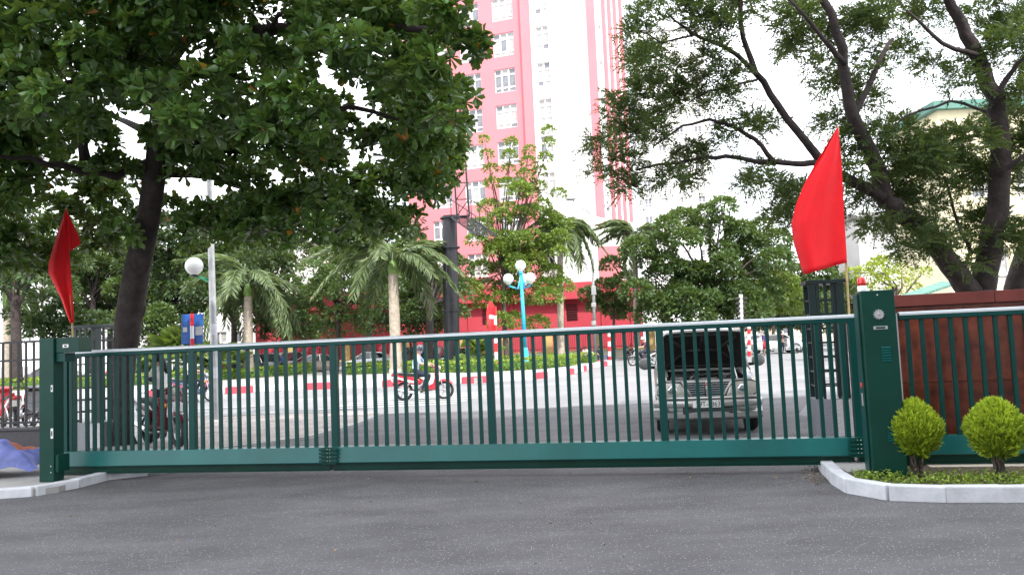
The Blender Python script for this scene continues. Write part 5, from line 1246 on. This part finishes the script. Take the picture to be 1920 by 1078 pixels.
mb = MB(); mb.tube([(.50, .22, .88), Mh @ Vector((.42, -.62, -.01))], .008, 6); mb.build('prop_rod', MATS['steel'], van)
# mirrors and wheels
for sx in (-1, 1):
    mb = MB(); mb.tube([(sx * .79, 1.42, 1.06), (sx * .9, 1.36, 1.07)], .03, 6); mi_ = mb.build('mirror_arm', MATS['black_rubber'], van)
    mb = MB(); mb.sphere((sx * .985, 1.36, 1.13), .115, 14, 8, (1, .5, .92)); mb.build('mirror_housing', MATS['silver_dusty'], mi_, True)
    mb = MB(); mb.box((sx * .985, 1.42, 1.13), (.16, .01, .13)); mb.build('mirror_glass', MATS['glass_dark'], mi_)
def wheel(parent, c, R_, w, mname='rim', n=24):
    mb = MB(); S_ = [(R_ * .66, -w / 2), (R_ * .93, -w / 2), (R_, -w * .35), (R_, w * .35), (R_ * .93, w / 2), (R_ * .66, w / 2)]
    mb.lathe(S_, n, c, Matrix.Rotation(PI / 2, 3, 'Y') if w < 0 else WROT); wh = mb.build('wheel', MATS['black_rubber'], parent, 40)
    mb = MB(); mb.lathe([(R_ * .64, -w * .46), (R_ * .55, -w * .3), (R_ * .2, -w * .42), (R_ * .05, -w * .44)], n, c, WROT); mb.lathe([(R_ * .64, w * .46), (R_ * .55, w * .3), (R_ * .2, w * .42), (R_ * .05, w * .44)], n, c, WROT); mb.build('rim', MATS[mname], wh, 40)
    return wh
WROT = Matrix.Rotation(PI / 2, 3, 'Y')
for sx in (-1, 1):
    for y in (.78, 3.45): wheel(van, (sx * .725, y, .325), .325, .2)
mb = MB(); mb.bx(-.6, .6, .2, 4.2, .30, .52); mb.build('underbody', MATS['engine_dark'], van)

# ================================================================ parked cars
def car(label, loc, rz, paint, kind='sedan', group='cars parked beyond the island', name='parked_car'):
    t = thing(name, label, 'car', loc, rz, group); M_ = mat('paint_' + '_'.join('%d' % (c * 100) for c in paint), paint, .28, metal=.25, coat=.6)
    Lc, hw, H, zb2 = {'sedan': (4.5, .87, 1.45, .92), 'suv': (4.6, .92, 1.72, 1.05), 'hatch': (3.9, .83, 1.5, .95)}[kind]; h = Lc / 2
    # lower body, lofted along x (front at +x)
    if kind == 'sedan': st_ = [(-h, .62, .5, .78), (-h + .12, .78, .36, .90), (-h + .9, .87, .25, .98), (-.6, .87, .22, .96), (.9, .87, .22, .92), (h - .55, .86, .24, .80), (h - .12, .78, .32, .68), (h, .62, .42, .60)]
    else: st_ = [(-h, .72, .5, .98), (-h + .1, .86, .36, 1.04), (-h + .9, hw, .28, 1.05), (-.4, hw, .26, 1.03), (.95, hw, .26, 1.0), (h - .5, .88, .28, .92), (h - .1, .82, .36, .80), (h, .68, .46, .7)]
    mb = MB(); mb.loft([[Vector((x, y, z)) for y, z in ((-w * .9, z0), (-w, z0 + .15), (-w, z0 + (z1 - z0) * .6), (-w * .9, z1), (w * .9, z1), (w, z0 + (z1 - z0) * .6), (w, z0 + .15), (w * .9, z0))] for x, w, z0, z1 in st_]); bd = mb.build('body', M_, t, 40)
    if kind == 'sedan': gs = [(-h + .55, .74, .60, .97, .98), (-h + 1.2, .77, .58, .95, H - .06), (-.1, .78, .60, .95, H), (.35, .78, .60, .93, H - .03), (1.2, .76, .66, .90, .93)]
    else: gs = [(-h + .12, .78, .70, 1.02, 1.06), (-h + .4, .82, .68, 1.02, H - .06), (.1, .83, .68, 1.0, H), (.5, .83, .68, 1.0, H - .04), (1.25, .8, .72, .96, 1.02)]
    mb = MB(); mb.loft([[Vector((x, y, z)) for y, z in ((-w0, z0), (-w1, z1), (w1, z1), (w0, z0))] for x, w0, w1, z0, z1 in gs]); mb.build('windows', MATS['glass_dark'], t)
    rs_ = gs[1:4]; mb = MB(); mb.loft([[Vector((x, y, z)) for y, z in ((-w1 - .02, z1 - .03), (-w1 * .8, z1 + .03), (w1 * .8, z1 + .03), (w1 + .02, z1 - .03))] for x, w0, w1, z0, z1 in rs_]); mb.build('roof', M_, t, 40)
    for sy in (-1, 1):
        for a, b2 in ((0, 1), (4, 3)):
            mb = MB(); A1, B1 = gs[a], gs[b2]; mb.tube([(A1[0], sy * A1[1], A1[3]), (B1[0], sy * B1[2], B1[4])], .04, 5); mb.build('pillar', M_, t)
        mb = MB(); mb.tube([(-.25, sy * .8, .95), (-.22, sy * .62, H - .02)], .035, 5); mb.build('pillar', M_, t)
        mb = MB(); mb.sphere((h - .25, sy * .62, .66 if kind == 'sedan' else .78), .13, 10, 6, (1.2, 1, .6)); mb.build('headlamp', MATS['lamp_glass'], t, True)
        mb = MB(); mb.sphere((-h + .1, sy * .64, .8 if kind == 'sedan' else .92), .13, 10, 6, (.7, 1, .9)); mb.build('tail_lamp', MATS['tail_red'], t, True)
        mb = MB(); mb.sphere((.85, sy * .95, 1.0), .09, 8, 6, (.7, 1, .7)); mb.build('mirror', M_, t, True)
    mb = MB(); mb.bx(-h - .012, -h + .1, -.26, .26, .62, .73); mb.build('number_plate', MATS['plate_white'], t)
    for sx in (-1, 1):
        for sy in (-1, 1):
            c = (sx * (h - .88), sy * (hw - .11), .32); mb = MB(); mb.lathe([(.2, -.1), (.3, -.1), (.32, -.07), (.32, .07), (.3, .1), (.2, .1)], 20, c, Matrix.Rotation(PI / 2, 3, 'X')); wh = mb.build('wheel', MATS['black_rubber'], t, 40)
            mb = MB(); mb.lathe([(.2, -.09), (.12, -.1), (.03, -.105)], 16, c, Matrix.Rotation(PI / 2 * (1 if sy < 0 else -1), 3, 'X') @ Matrix.Diagonal((1, 1, 1))); mb.lathe([(.2, .095), (.12, .105), (.03, .108)], 16, c, Matrix.Rotation(PI / 2, 3, 'X')); mb.build('rim', MATS['rim'], wh, 40)
    return t
def gx(px, Y): p = at(px, 650, Y); return (p.x, Y, 0)
car('white sedan parked side-on behind the palm', gx(691, 63), PI, (.75, .76, .78))
car('bronze grey sedan parked with its tail to the road beside the white sedan', gx(598, 62), .62, (.16, .13, .12))
car('grey estate car with red tail lamps beside the bronze sedan', gx(543, 64), 1.2, (.22, .22, .23), 'suv')
car('dark estate car parked beside the palm with the flared white foot', gx(495, 64), 1.35, (.05, .05, .06), 'suv')
car('black car parked behind the motorcyclist in light blue', gx(782, 64), 2.7, (.02, .02, .03), 'suv')
car('dark grey car half hidden by the black billboard column', gx(874, 65), .3, (.10, .11, .12))
car('dark blue car parked right of the leaning trunk', gx(262, 60), .1, (.03, .05, .09))
car('maroon hatchback parked beyond the grey pole lamp', gx(428, 63), .9, (.14, .04, .04), 'hatch')
car('dark car parked behind the catch post', gx(110, 62), .05, (.06, .06, .07))
car('white saloon on the far road behind the walking woman', gx(1458, 62), .2, (.78, .78, .78))
car('silver car on the far road behind the banded post', gx(1424, 80), .15, (.5, .5, .5))

# ================================================================ motorbikes
def moto(label, loc, rz, paint, name='motorcycle', scooter=False, accent=(.75, .75, .75), lean=0.0, group=None):
    t = thing(name, label, 'motorbike', loc, rz, group); M_ = mat('moto_' + '_'.join('%d' % (c * 100) for c in paint), paint, .25, coat=.7); A_ = mat('moto_' + '_'.join('%d' % (c * 100) for c in accent), accent, .3, coat=.5)
    R_ = .29 if not scooter else .26; wb = .64
    for x in (-wb, wb):
        mb = MB(); mb.torus((x, 0, R_), R_ - .04, .042 if not scooter else .055, 26, 8); wh = mb.build('wheel', MATS['black_rubber'], t, True)
        mb = MB(); mb.torus((x, 0, R_), R_ - .085, .014, 22, 6)
        for k in range(6):
            a = 2 * PI * k / 6; mb.tube([(x, 0, R_), (x + math.cos(a) * (R_ - .085), 0, R_ + math.sin(a) * (R_ - .085))], .013, 5)
        mb.lathe([(.05, -.04), (.05, .04)], 12, (x, 0, R_), Matrix.Rotation(PI / 2, 3, 'X')); mb.build('rim', MATS['rim'], wh, True)
    for sy in (-.07, .07):
        mb = MB(); mb.tube([(wb, sy, R_), (wb - .1, sy, .62), (wb - .17, sy * .8, .88)], .02, 8); mb.build('fork', MATS['steel'], t, True)
        mb = MB(); mb.tube([(-wb, sy * 1.3, R_), (-wb + .28, sy * 1.6, .62)], .028, 8); mb.build('shock', MATS['chrome'], t, True)
    mb = MB(); mb.tube([(-wb, .05, R_), (-.1, .06, .34)], .03, 6); mb.tube([(-wb, -.05, R_), (-.1, -.06, .34)], .03, 6); mb.build('swing_arm', MATS['engine_dark'], t)
    mb = MB(); mb.lathe([(.11, -.1), (.13, -.06), (.13, .06), (.11, .1)], 14, (-.02, 0, .34), Matrix.Rotation(PI / 2, 3, 'X')); mb.bx(0, .24, -.07, .07, .28, .42); mb.build('engine', MATS['engine_metal'], t, 40)
    mb = MB(); mb.tube([(.1, -.1, .26), (-.2, -.14, .22), (-.36, -.15, .27), (-.85, -.16, .38)], [.02, .025, .045, .05], 8); mb.build('exhaust', MATS['chrome'], t, True)
    # bodywork
    mb = MB(); mb.prism([(-.98, .86), (-.72, .80), (-.2, .72), (.0, .60), (-.1, .47), (-.4, .50), (-.72, .62), (-.96, .78)], .13 if not scooter else .18, .8); rb = mb.build('rear_body', M_, t, 50)
    mb = MB(); mb.prism([(-.94, .79), (-.5, .66), (-.2, .58), (-.22, .53), (-.5, .57), (-.9, .73)], .145 if not scooter else .19, .9); mb.build('side_panel', A_, rb, 50)
    mb = MB(); mb.prism([(-.80, .86), (-.45, .845), (-.1, .775), (.02, .715), (-.15, .70), (-.55, .77), (-.8, .80)], .125, .85); mb.build('seat', MATS['black_rubber'], t, 50)
    mb = MB(); w_ = .2 if not scooter else .25
    mb.prism([(.34, .30), (.42, .33), (.50, .72), (.47, .93), (.40, .95), (.40, .72), (.33, .5), (.05, .38), (.05, .31)], w_, .8); ls_ = mb.build('leg_shield', M_, t, 50)
    mb = MB(); mb.prism([(.47, .50), (.535, .60), (.53, .78), (.49, .80), (.47, .66)], w_ * .55, .8); mb.build('front_cover', A_, ls_, 50)
    mb = MB(); mb.prism([(wb - .30, .50), (wb - .2, .6), (wb, .635), (wb + .2, .58), (wb + .3, .46), (wb + .2, .52), (wb, .57), (wb - .18, .545)], .075, .85); mb.build('front_fender', M_, t, 50)
    mb = MB(); mb.prism([(-wb - .36, .52), (-wb - .2, .62), (-wb + .1, .64), (-wb + .1, .60), (-wb - .2, .58), (-wb - .33, .48)], .07, .9); mb.build('rear_fender', MATS['black_rubber'], t, 50)
    mb = MB(); mb.prism([(.36, .93), (.45, .90), (.52, .97), (.48, 1.05), (.36, 1.06), (.30, 1.0)], .15, .7); hc = mb.build('handlebar_cowl', M_, t, 50)
    mb = MB(); mb.sphere((.5, 0, .975), .085, 12, 7, (.6, 1.2, .75)); mb.build('headlamp', MATS['lamp_glass'], hc, True)
    mb = MB(); mb.tube([(.30, -.34, 1.03), (.36, -.15, 1.0), (.38, 0, .99), (.36, .15, 1.0), (.30, .34, 1.03)], .017, 8); mb.build('handlebar', MATS['black_rubber'], t, True)
    for sy in (-1, 1):
        mb = MB(); mb.tube([(.33, sy * .26, 1.03), (.34, sy * .32, 1.18)], .007, 5); mm = mb.build('mirror_stem', MATS['black_rubber'], t)
        mb = MB(); mb.sphere((.345, sy * .34, 1.22), .06, 10, 6, (.3, 1.1, .75)); mb.build('mirror', MATS['black_rubber'], mm, True)
        mb = MB(); mb.tube([(-.05, sy * .1, .28), (-.05, sy * .24, .27)], .014, 6); mb.build('footrest', MATS['black_rubber'], t)
        mb = MB(); mb.sphere((.50, sy * w_ * .75, .74), .045, 8, 5, (.6, 1, 1)); mb.build('indicator', mat('amber', (.7, .25, .02), .2), ls_, True)
    mb = MB(); mb.sphere((-.99, 0, .8), .06, 10, 6, (.6, 1.4, .8)); mb.build('tail_lamp', MATS['tail_red'], t, True)
    mb = MB(); mb.box((-1.0, 0, .66), (.01, .19, .14), Matrix.Rotation(-.35, 3, 'Y')); mb.build('number_plate', MATS['plate_white'], t)
    mb = MB(); mb.tube([(-.75, -.1, .86), (-.95, -.08, .93), (-.95, .08, .93), (-.75, .1, .86)], .013, 6); mb.build('grab_rail', MATS['chrome'], t, True)
    mb = MB(); mb.tube([(.0, .09, .27), (.08, .18, .02)], .014, 6) if True else None; mb.build('side_stand', MATS['black_rubber'], t)
    if scooter: mb = MB(); mb.prism([(-.12, .30), (.40, .30), (.40, .36), (-.1, .38)], .2, .9); mb.build('floor_board', M_, t, 50)
    t.rotation_euler = (lean, 0, rz); XF[t.name] = Matrix.Translation(loc) @ Matrix.Rotation(rz, 4, 'Z') @ Matrix.Rotation(lean, 4, 'X')
    return t

# ================================================================ people
mat('skin', (.50, .30, .21), .55, var=.06); mat('hair', (.012, .010, .010), .5); mat('eye', (.02, .015, .01), .2)
mat('shirt_blue', (.42, .56, .74), .8, var=.1, vscale=6); mat('trousers_navy', (.018, .022, .045), .85, var=.2); mat('shirt_white', (.70, .68, .66), .8, var=.22, vscale=9)
mat('shoe', (.03, .025, .02), .6); mat('mask', (.45, .40, .60), .8); mat('helmet_dark', (.05, .05, .07), .25, coat=.6); mat('helmet_white', (.75, .75, .75), .25, coat=.6)
mat('jacket_maroon', (.10, .035, .05), .8); mat('blouse_purple', (.10, .05, .22), .8); mat('skirt_red', (.42, .02, .05), .8); mat('shirt_royal', (.10, .20, .50), .8); mat('hair_brown', (.03, .015, .01), .5)
def person(label, loc, rz, J, top, bottom, shoes='shoe', hair='hair', helmet=None, mask=None, long_hair=False, skirt=None, fingers=False, face=(1, 0, 0), bare_legs=False, lean=0.0):
    """J: joint positions, +x ahead, +y left; one continuous skinned surface"""
    t = thing('person', label, 'person', loc, rz); J = {k: Vector(v) for k, v in J.items()}
    up = (J['head'] - J['neck']).normalized(); fv = Vector(face).normalized(); J['crown'] = J['head'] + up * .10
    R_ = dict(pelvis=.125, waist=.115, chest=.135, neck=.052, head=.088, crown=.07, shL=.068, shR=.068, elL=.042, elR=.042, wrL=.030, wrR=.030, haL=.030, haR=.030, hipL=.088, hipR=.088, knL=.062, knR=.062, anL=.042, anR=.042, toL=.036, toR=.036)
    E = [('pelvis', 'waist'), ('waist', 'chest'), ('chest', 'neck'), ('neck', 'head'), ('head', 'crown')]
    for s in 'LR': E += [('chest', 'sh' + s), ('sh' + s, 'el' + s), ('el' + s, 'wr' + s), ('wr' + s, 'ha' + s), ('pelvis', 'hip' + s), ('hip' + s, 'kn' + s), ('kn' + s, 'an' + s), ('an' + s, 'to' + s)]
    names = list(R_); idx = {k: i for i, k in enumerate(names)}
    me = bpy.data.meshes.new('body'); me.from_pydata([tuple(J[k]) for k in names], [(idx[a], idx[b]) for a, b in E], [])
    o = link('body', me, t); md = o.modifiers.new('skin', 'SKIN'); md.use_smooth_shade = True; sv = me.skin_vertices[0].data
    for k in names: sv[idx[k]].radius = (R_[k], R_[k]); sv[idx[k]].use_root = (k == 'pelvis')
    ss = o.modifiers.new('sub', 'SUBSURF'); ss.levels = ss.render_levels = 2
    dg = bpy.context.evaluated_depsgraph_get(); dg.update(); nm = bpy.data.meshes.new_from_object(o.evaluated_get(dg)); o.modifiers.clear(); o.data = nm
    nm.materials.clear()
    for k in ('skin', top, bottom, shoes): nm.materials.append(MATS[k])
    seg = []
    for a, b in E:
        k = 1
        if a in ('neck', 'head', 'chest') and b in ('head', 'crown', 'neck'): k = 0
        if a[:2] in ('el', 'wr'): k = 0
        if a[:3] in ('pel', 'hip') and b not in ('waist',): k = 2
        if a[:2] == 'kn': k = 0 if bare_legs else 2
        if a[:2] == 'an': k = 3
        seg.append((J[a], J[b] - J[a], k, a))
    for p in nm.polygons:
        c = p.center; best = 9; kk = 1
        for a, d, k, nme in seg:
            f = max(0, min(1, (c - a).dot(d) / max(1e-6, d.length_squared))); dd = (c - a - d * f).length
            if k == 0 and nme == 'chest' and f < .75: k = 1
            if dd < best: best = dd; kk = k
        p.material_index = kk; p.use_smooth = True
    # face, hands
    if True:
        bm = bmesh.new(); bm.from_mesh(nm); H = J['head']; rt = up.cross(fv).normalized()
        for v in bm.verts:                                              # draw the skull into an oval with chin
            q = v.co - H
            if q.length < .16 and q.dot(up) > -.07: v.co += fv * (q.dot(fv) * .12) - rt * (q.dot(rt) * .10)
        bm.to_mesh(nm); bm.free()
        mb = MB(); mb.tube([H + fv * .085 + up * .02, H + fv * .115 - up * .018, H + fv * .09 - up * .028], [.008, .014, .008], 6); mb.build('nose', MATS['skin'], o, True)
        for s in (-1, 1):
            mb = MB(); mb.sphere(H + fv * .088 + rt * s * .032 + up * .022, .011, 8, 5); mb.build('eye', MATS['eye'], o, True)
            mb = MB(); mb.sphere(H + rt * s * .084, .024, 8, 5, (.6, .6, 1.1)); mb.build('ear', MATS['skin'], o, True)
        mb = MB(); mb.sphere(H + fv * .092 - up * .05, .018, 8, 5, (.5, 1.2, .35)); mb.build('mouth', mat('lips', (.35, .10, .09), .5), o, True)
        for s in 'LR':
            w_, h_ = J['wr' + s], J['ha' + s]; d = (h_ - w_).normalized(); sd = d.cross(Vector((0, 0, 1)));
            if sd.length < .1: sd = Vector((0, 1, 0))
            sd.normalize(); nn_ = sd.cross(d); mb = MB()
            for k, (off, ln) in enumerate(((-.027, .058), (-.009, .07), (.009, .066), (.026, .052))):
                b_ = h_ + sd * off + d * .008; mb.tube([b_, b_ + d * ln * .5 + nn_ * -.006, b_ + d * ln * .8 - nn_ * .028], [.0095, .0085, .007], 6)
            b_ = w_ + d * .03 + sd * .028; mb.tube([b_, b_ + sd * .028 + d * .025, b_ + sd * .03 + d * .055 - nn_ * .012], [.011, .0095, .008], 6); mb.build('fingers', MATS['skin'], o, True)
    H = J['head']
    if helmet:
        mb = MB(); Mr = Matrix((fv, up.cross(fv).normalized(), up)).transposed(); prof = [(.128, -.035), (.132, .0), (.13, .04), (.118, .085), (.09, .12), (.05, .14), (.004, .147)]
        mb.lathe(prof, 18, H + up * .03, Mr); hm = mb.build('helmet', MATS[helmet], t, True)
        mb = MB(); mb.loft([[H + up * z + Mr @ Vector((r * math.cos(a), r * math.sin(a), 0)) for a in [(-.9 + 1.8 * i / 8) for i in range(9)]] for r, z in ((.13, .035), (.175, .025), (.172, .02), (.128, .028))], False); mb.build('visor_peak', MATS[helmet], hm, True)
    else:
        mb = MB(); mb.sphere(H + up * .045 - fv * .018, .108, 16, 9, (1, .98, 1.0)); 
        if long_hair: mb.tube([H - fv * .06 + up * .03, H - fv * .105 - up * .05, H - fv * .12 - up * .19, H - fv * .11 - up * .30], [.075, .065, .05, .02], 10)
        mb.build('hair', MATS[hair], t, True)
    if mask:
        mb = MB(); mb.sphere(H + fv * .052 - up * .038, .068, 12, 7, (.8, .95, .85)); mb.build('face_mask', MATS[mask], t, True)
    if skirt:
        mb = MB(); pz = J['pelvis']; mb.lathe([(.15, .1), (.17, 0), (.2, -.2), (.23, -.42), (.21, -.42)], 14, pz); mb.build('skirt', MATS[skirt], t, True)
    t.rotation_euler = (lean, 0, rz); return t
RIDE = dict(pelvis=(-.30, 0, .90), waist=(-.26, 0, 1.04), chest=(-.19, 0, 1.25), neck=(-.13, 0, 1.42), head=(-.10, 0, 1.53),
            shL=(-.17, .19, 1.33), shR=(-.17, -.19, 1.33), elL=(-.02, .27, 1.13), elR=(-.02, -.27, 1.13), wrL=(.21, .28, 1.08), wrR=(.21, -.28, 1.08), haL=(.28, .29, 1.065), haR=(.28, -.29, 1.065),
            hipL=(-.24, .10, .86), hipR=(-.24, -.10, .86), knL=(.16, .17, .76), knR=(.16, -.17, .76), anL=(-.02, .18, .36), anR=(-.02, -.18, .36), toL=(.12, .19, .32), toR=(.12, -.19, .32))
STAND = dict(pelvis=(0, 0, .92), waist=(.01, 0, 1.06), chest=(.01, 0, 1.28), neck=(.02, 0, 1.45), head=(.04, 0, 1.56), shL=(0, .18, 1.36), shR=(0, -.18, 1.36), elL=(-.02, .23, 1.10), elR=(-.02, -.23, 1.10), wrL=(.12, .22, .90), wrR=(.05, -.23, .86), haL=(.17, .21, .84), haR=(.08, -.22, .79),
             hipL=(0, .09, .88), hipR=(0, -.09, .88), knL=(.03, .10, .48), knR=(.08, -.10, .48), anL=(-.02, .10, .08), anR=(.0, -.10, .08), toL=(.12, .11, .04), toR=(.14, -.11, .04))
PHONE = dict(STAND); PHONE.update(elL=(.05, .22, 1.14), wrL=(.24, .12, 1.24), haL=(.30, .09, 1.29), elR=(.04, -.22, 1.12), wrR=(.22, -.10, 1.20), haR=(.29, -.07, 1.25), head=(.06, 0, 1.56))
SIT = dict(pelvis=(-.05, 0, .42), waist=(-.03, 0, .56), chest=(.02, 0, .78), neck=(.06, 0, .95), head=(.10, 0, 1.05), shL=(.03, .18, .86), shR=(.03, -.18, .86), elL=(.12, .22, .62), elR=(.12, -.22, .62), wrL=(.32, .14, .56), wrR=(.32, -.14, .56), haL=(.38, .12, .53), haR=(.38, -.12, .53), hipL=(0, .1, .40), hipR=(0, -.1, .40), knL=(.38, .14, .46), knR=(.38, -.14, .46), anL=(.34, .13, .08), anR=(.34, -.13, .08), toL=(.46, .13, .04), toR=(.46, -.13, .04))
# rider in light blue on the red and white motorcycle
m1 = gnd(796, 750); m1 = Vector((m1.x, m1.y, 0.0)); a1 = -.12
moto('red and white motorcycle crossing the street behind the gate', m1, a1, (.55, .02, .035), accent=(.78, .76, .76))
person('motorcyclist in light blue shirt, dark helmet and face mask', m1, a1, RIDE, 'shirt_blue', 'trousers_navy', helmet='helmet_dark', mask='mask', face=(.93, -.35, -.05))
# rider on the blue bike behind the parked scooter
m2 = gnd(364, 754); m2 = Vector((m2.x, m2.y, 0.0))
moto('dark blue motorcycle ridden along the street beside the grey pole', m2, -.1, (.03, .06, .13), accent=(.30, .05, .08))
person('rider in white shirt on the dark blue motorcycle', m2, -.1, RIDE, 'shirt_white', 'trousers_navy', face=(1, -.1, -.05))
# parked scooter and the woman with a phone behind it
m3 = gnd(290, 838, .035); sc_loc = Vector((m3.x, m3.y + .35, .035))
moto('maroon and white scooter parked on the pavement beside the leaning trunk', sc_loc, -.75, (.10, .008, .018), 'scooter', True, (.70, .68, .70))
w1 = at(301, 690, sc_loc.y + .75); 
person('woman in pale patterned jacket standing with a phone behind the scooter', (w1.x, sc_loc.y + .75, .035), PI - .35, PHONE, 'shirt_white', 'trousers_navy', long_hair=True, face=(1, 0, -.08))
# bikes by the railing fence
m4 = at(16, 770, 20); moto('red and white motorcycle parked on the pavement behind the railing fence', (m4.x, 20.0, .035), 2.3, (.55, .03, .04), accent=(.7, .7, .7))
m5 = at(98, 770, 20); moto('black motorcycle parked on the pavement behind the catch post', (m5.x, 19.6, .035), 2.6, (.02, .02, .025), accent=(.2, .2, .22))
# man in white helmet on a bike by the parked cars
m6 = gx(524, 58); moto('grey motorcycle stopped beside the parked estate cars', m6, 2.6, (.25, .25, .27), accent=(.1, .1, .1))
person('rider in royal blue jacket and white helmet beside the parked estate cars', m6, 2.6, RIDE, 'shirt_royal', 'trousers_navy', helmet='helmet_white', face=(1, 0, 0))
# right-hand traffic
m7 = gnd(1206, 685); m7 = Vector((m7.x, m7.y, 0)); moto('black and white motorcycle passing left of the van', m7, PI + .15, (.04, .04, .05), accent=(.6, .6, .6))
person('rider in maroon jacket and pale helmet left of the van', m7, PI + .15, RIDE, 'jacket_maroon', 'trousers_navy', helmet='helmet_white', face=(1, 0, 0))
p_ = gx(1180, 62); moto('dark motorcycle parked by the railing wall pillars', p_, 1.9, (.05, .02, .03), accent=(.15, .15, .16))
p_ = gx(1094, 64); moto('dark red motorcycle parked behind the sitting person', p_, 2.2, (.16, .02, .03), accent=(.1, .1, .1))
p_ = gx(1098, 61); person('person in white shirt sitting low beside the parked motorcycles', p_, -2.0, SIT, 'shirt_white', 'trousers_navy', face=(1, 0, 0))
def stool(label, loc):
    t = thing('stool', label, 'stool', loc); mb = MB(); M_ = mat('stool_blue', (.03, .14, .55), .4)
    mb.bx(-.2, .2, -.2, .2, .36, .4); mb.build('seat', M_, t, bevel=.015)
    for sx in (-1, 1):
        for sy in (-1, 1): mb = MB(); mb.tube([(sx * .16, sy * .16, .36), (sx * .21, sy * .21, 0)], .035, 6); mb.build('leg', M_, t)
stool('small blue plastic stool beside the banded post', gx(1134, 61)); 
stool('small plastic stool under the sitting person', (p_[0], p_[1], 0))
p_ = gx(1124, 60.6); person('person in navy sitting beside the blue plastic stool', p_, -1.6, SIT, 'trousers_navy', 'trousers_navy', face=(1, 0, 0)); stool('small stool under the person in navy', (p_[0], p_[1], 0))
m8 = gnd(1437, 667); person('woman in purple blouse and red skirt walking right of the van', (m8.x, m8.y, 0), -2.4, STAND, 'blouse_purple', 'skirt_red', skirt='skirt_red', bare_legs=True, long_hair=True, face=(1, 0, 0))
p_ = gx(1466, 60); person('person in dark clothes pushing a cart', p_, .2, STAND, 'jacket_maroon', 'trousers_navy', hair='hair_brown', face=(1, 0, 0))
# cart
p_ = gx(1484, 60); ct = thing('pushcart', 'grey two wheeled pushcart in front of the dark clothed person', 'cart', p_, .2)
mb = MB(); mb.bx(-.6, .6, -.45, .45, .5, 1.15); mb.build('box', MATS['galv'], ct, bevel=.03)
for sy in (-.5, .5):
    mb = MB(); mb.torus((.1, sy, .38), .35, .03, 20, 6)
    for k in range(4): a = PI * k / 4; mb.tube([(.1 - .34 * math.cos(a), sy, .38 - .34 * math.sin(a)), (.1 + .34 * math.cos(a), sy, .38 + .34 * math.sin(a))], .01, 4)
    mb.build('wheel', MATS['black_rubber'], ct)
    mb = MB(); mb.tube([(-.55, sy * .8, .8), (-1.1, sy * .8, .95)], .02, 5); mb.build('handle', MATS['galv'], ct)
for i, (px, Y, rz, c_, lb) in enumerate(((1503, 66, 2.2, (.5, .5, .52), 'white motorcycle coming along the far road beside the lattice column'), (1516, 72, 2.0, (.06, .08, .16), 'dark motorcycle far down the road beside the lattice column'))):
    p_ = gx(px, Y); moto(lb, p_, rz, c_, accent=(.3, .3, .3)); person(('rider in white on the white motorcycle far down the road', 'rider in blue on the dark motorcycle far down the road')[i], p_, rz, RIDE, ('shirt_white', 'shirt_royal')[i], 'trousers_navy', helmet='helmet_dark', face=(1, 0, 0))
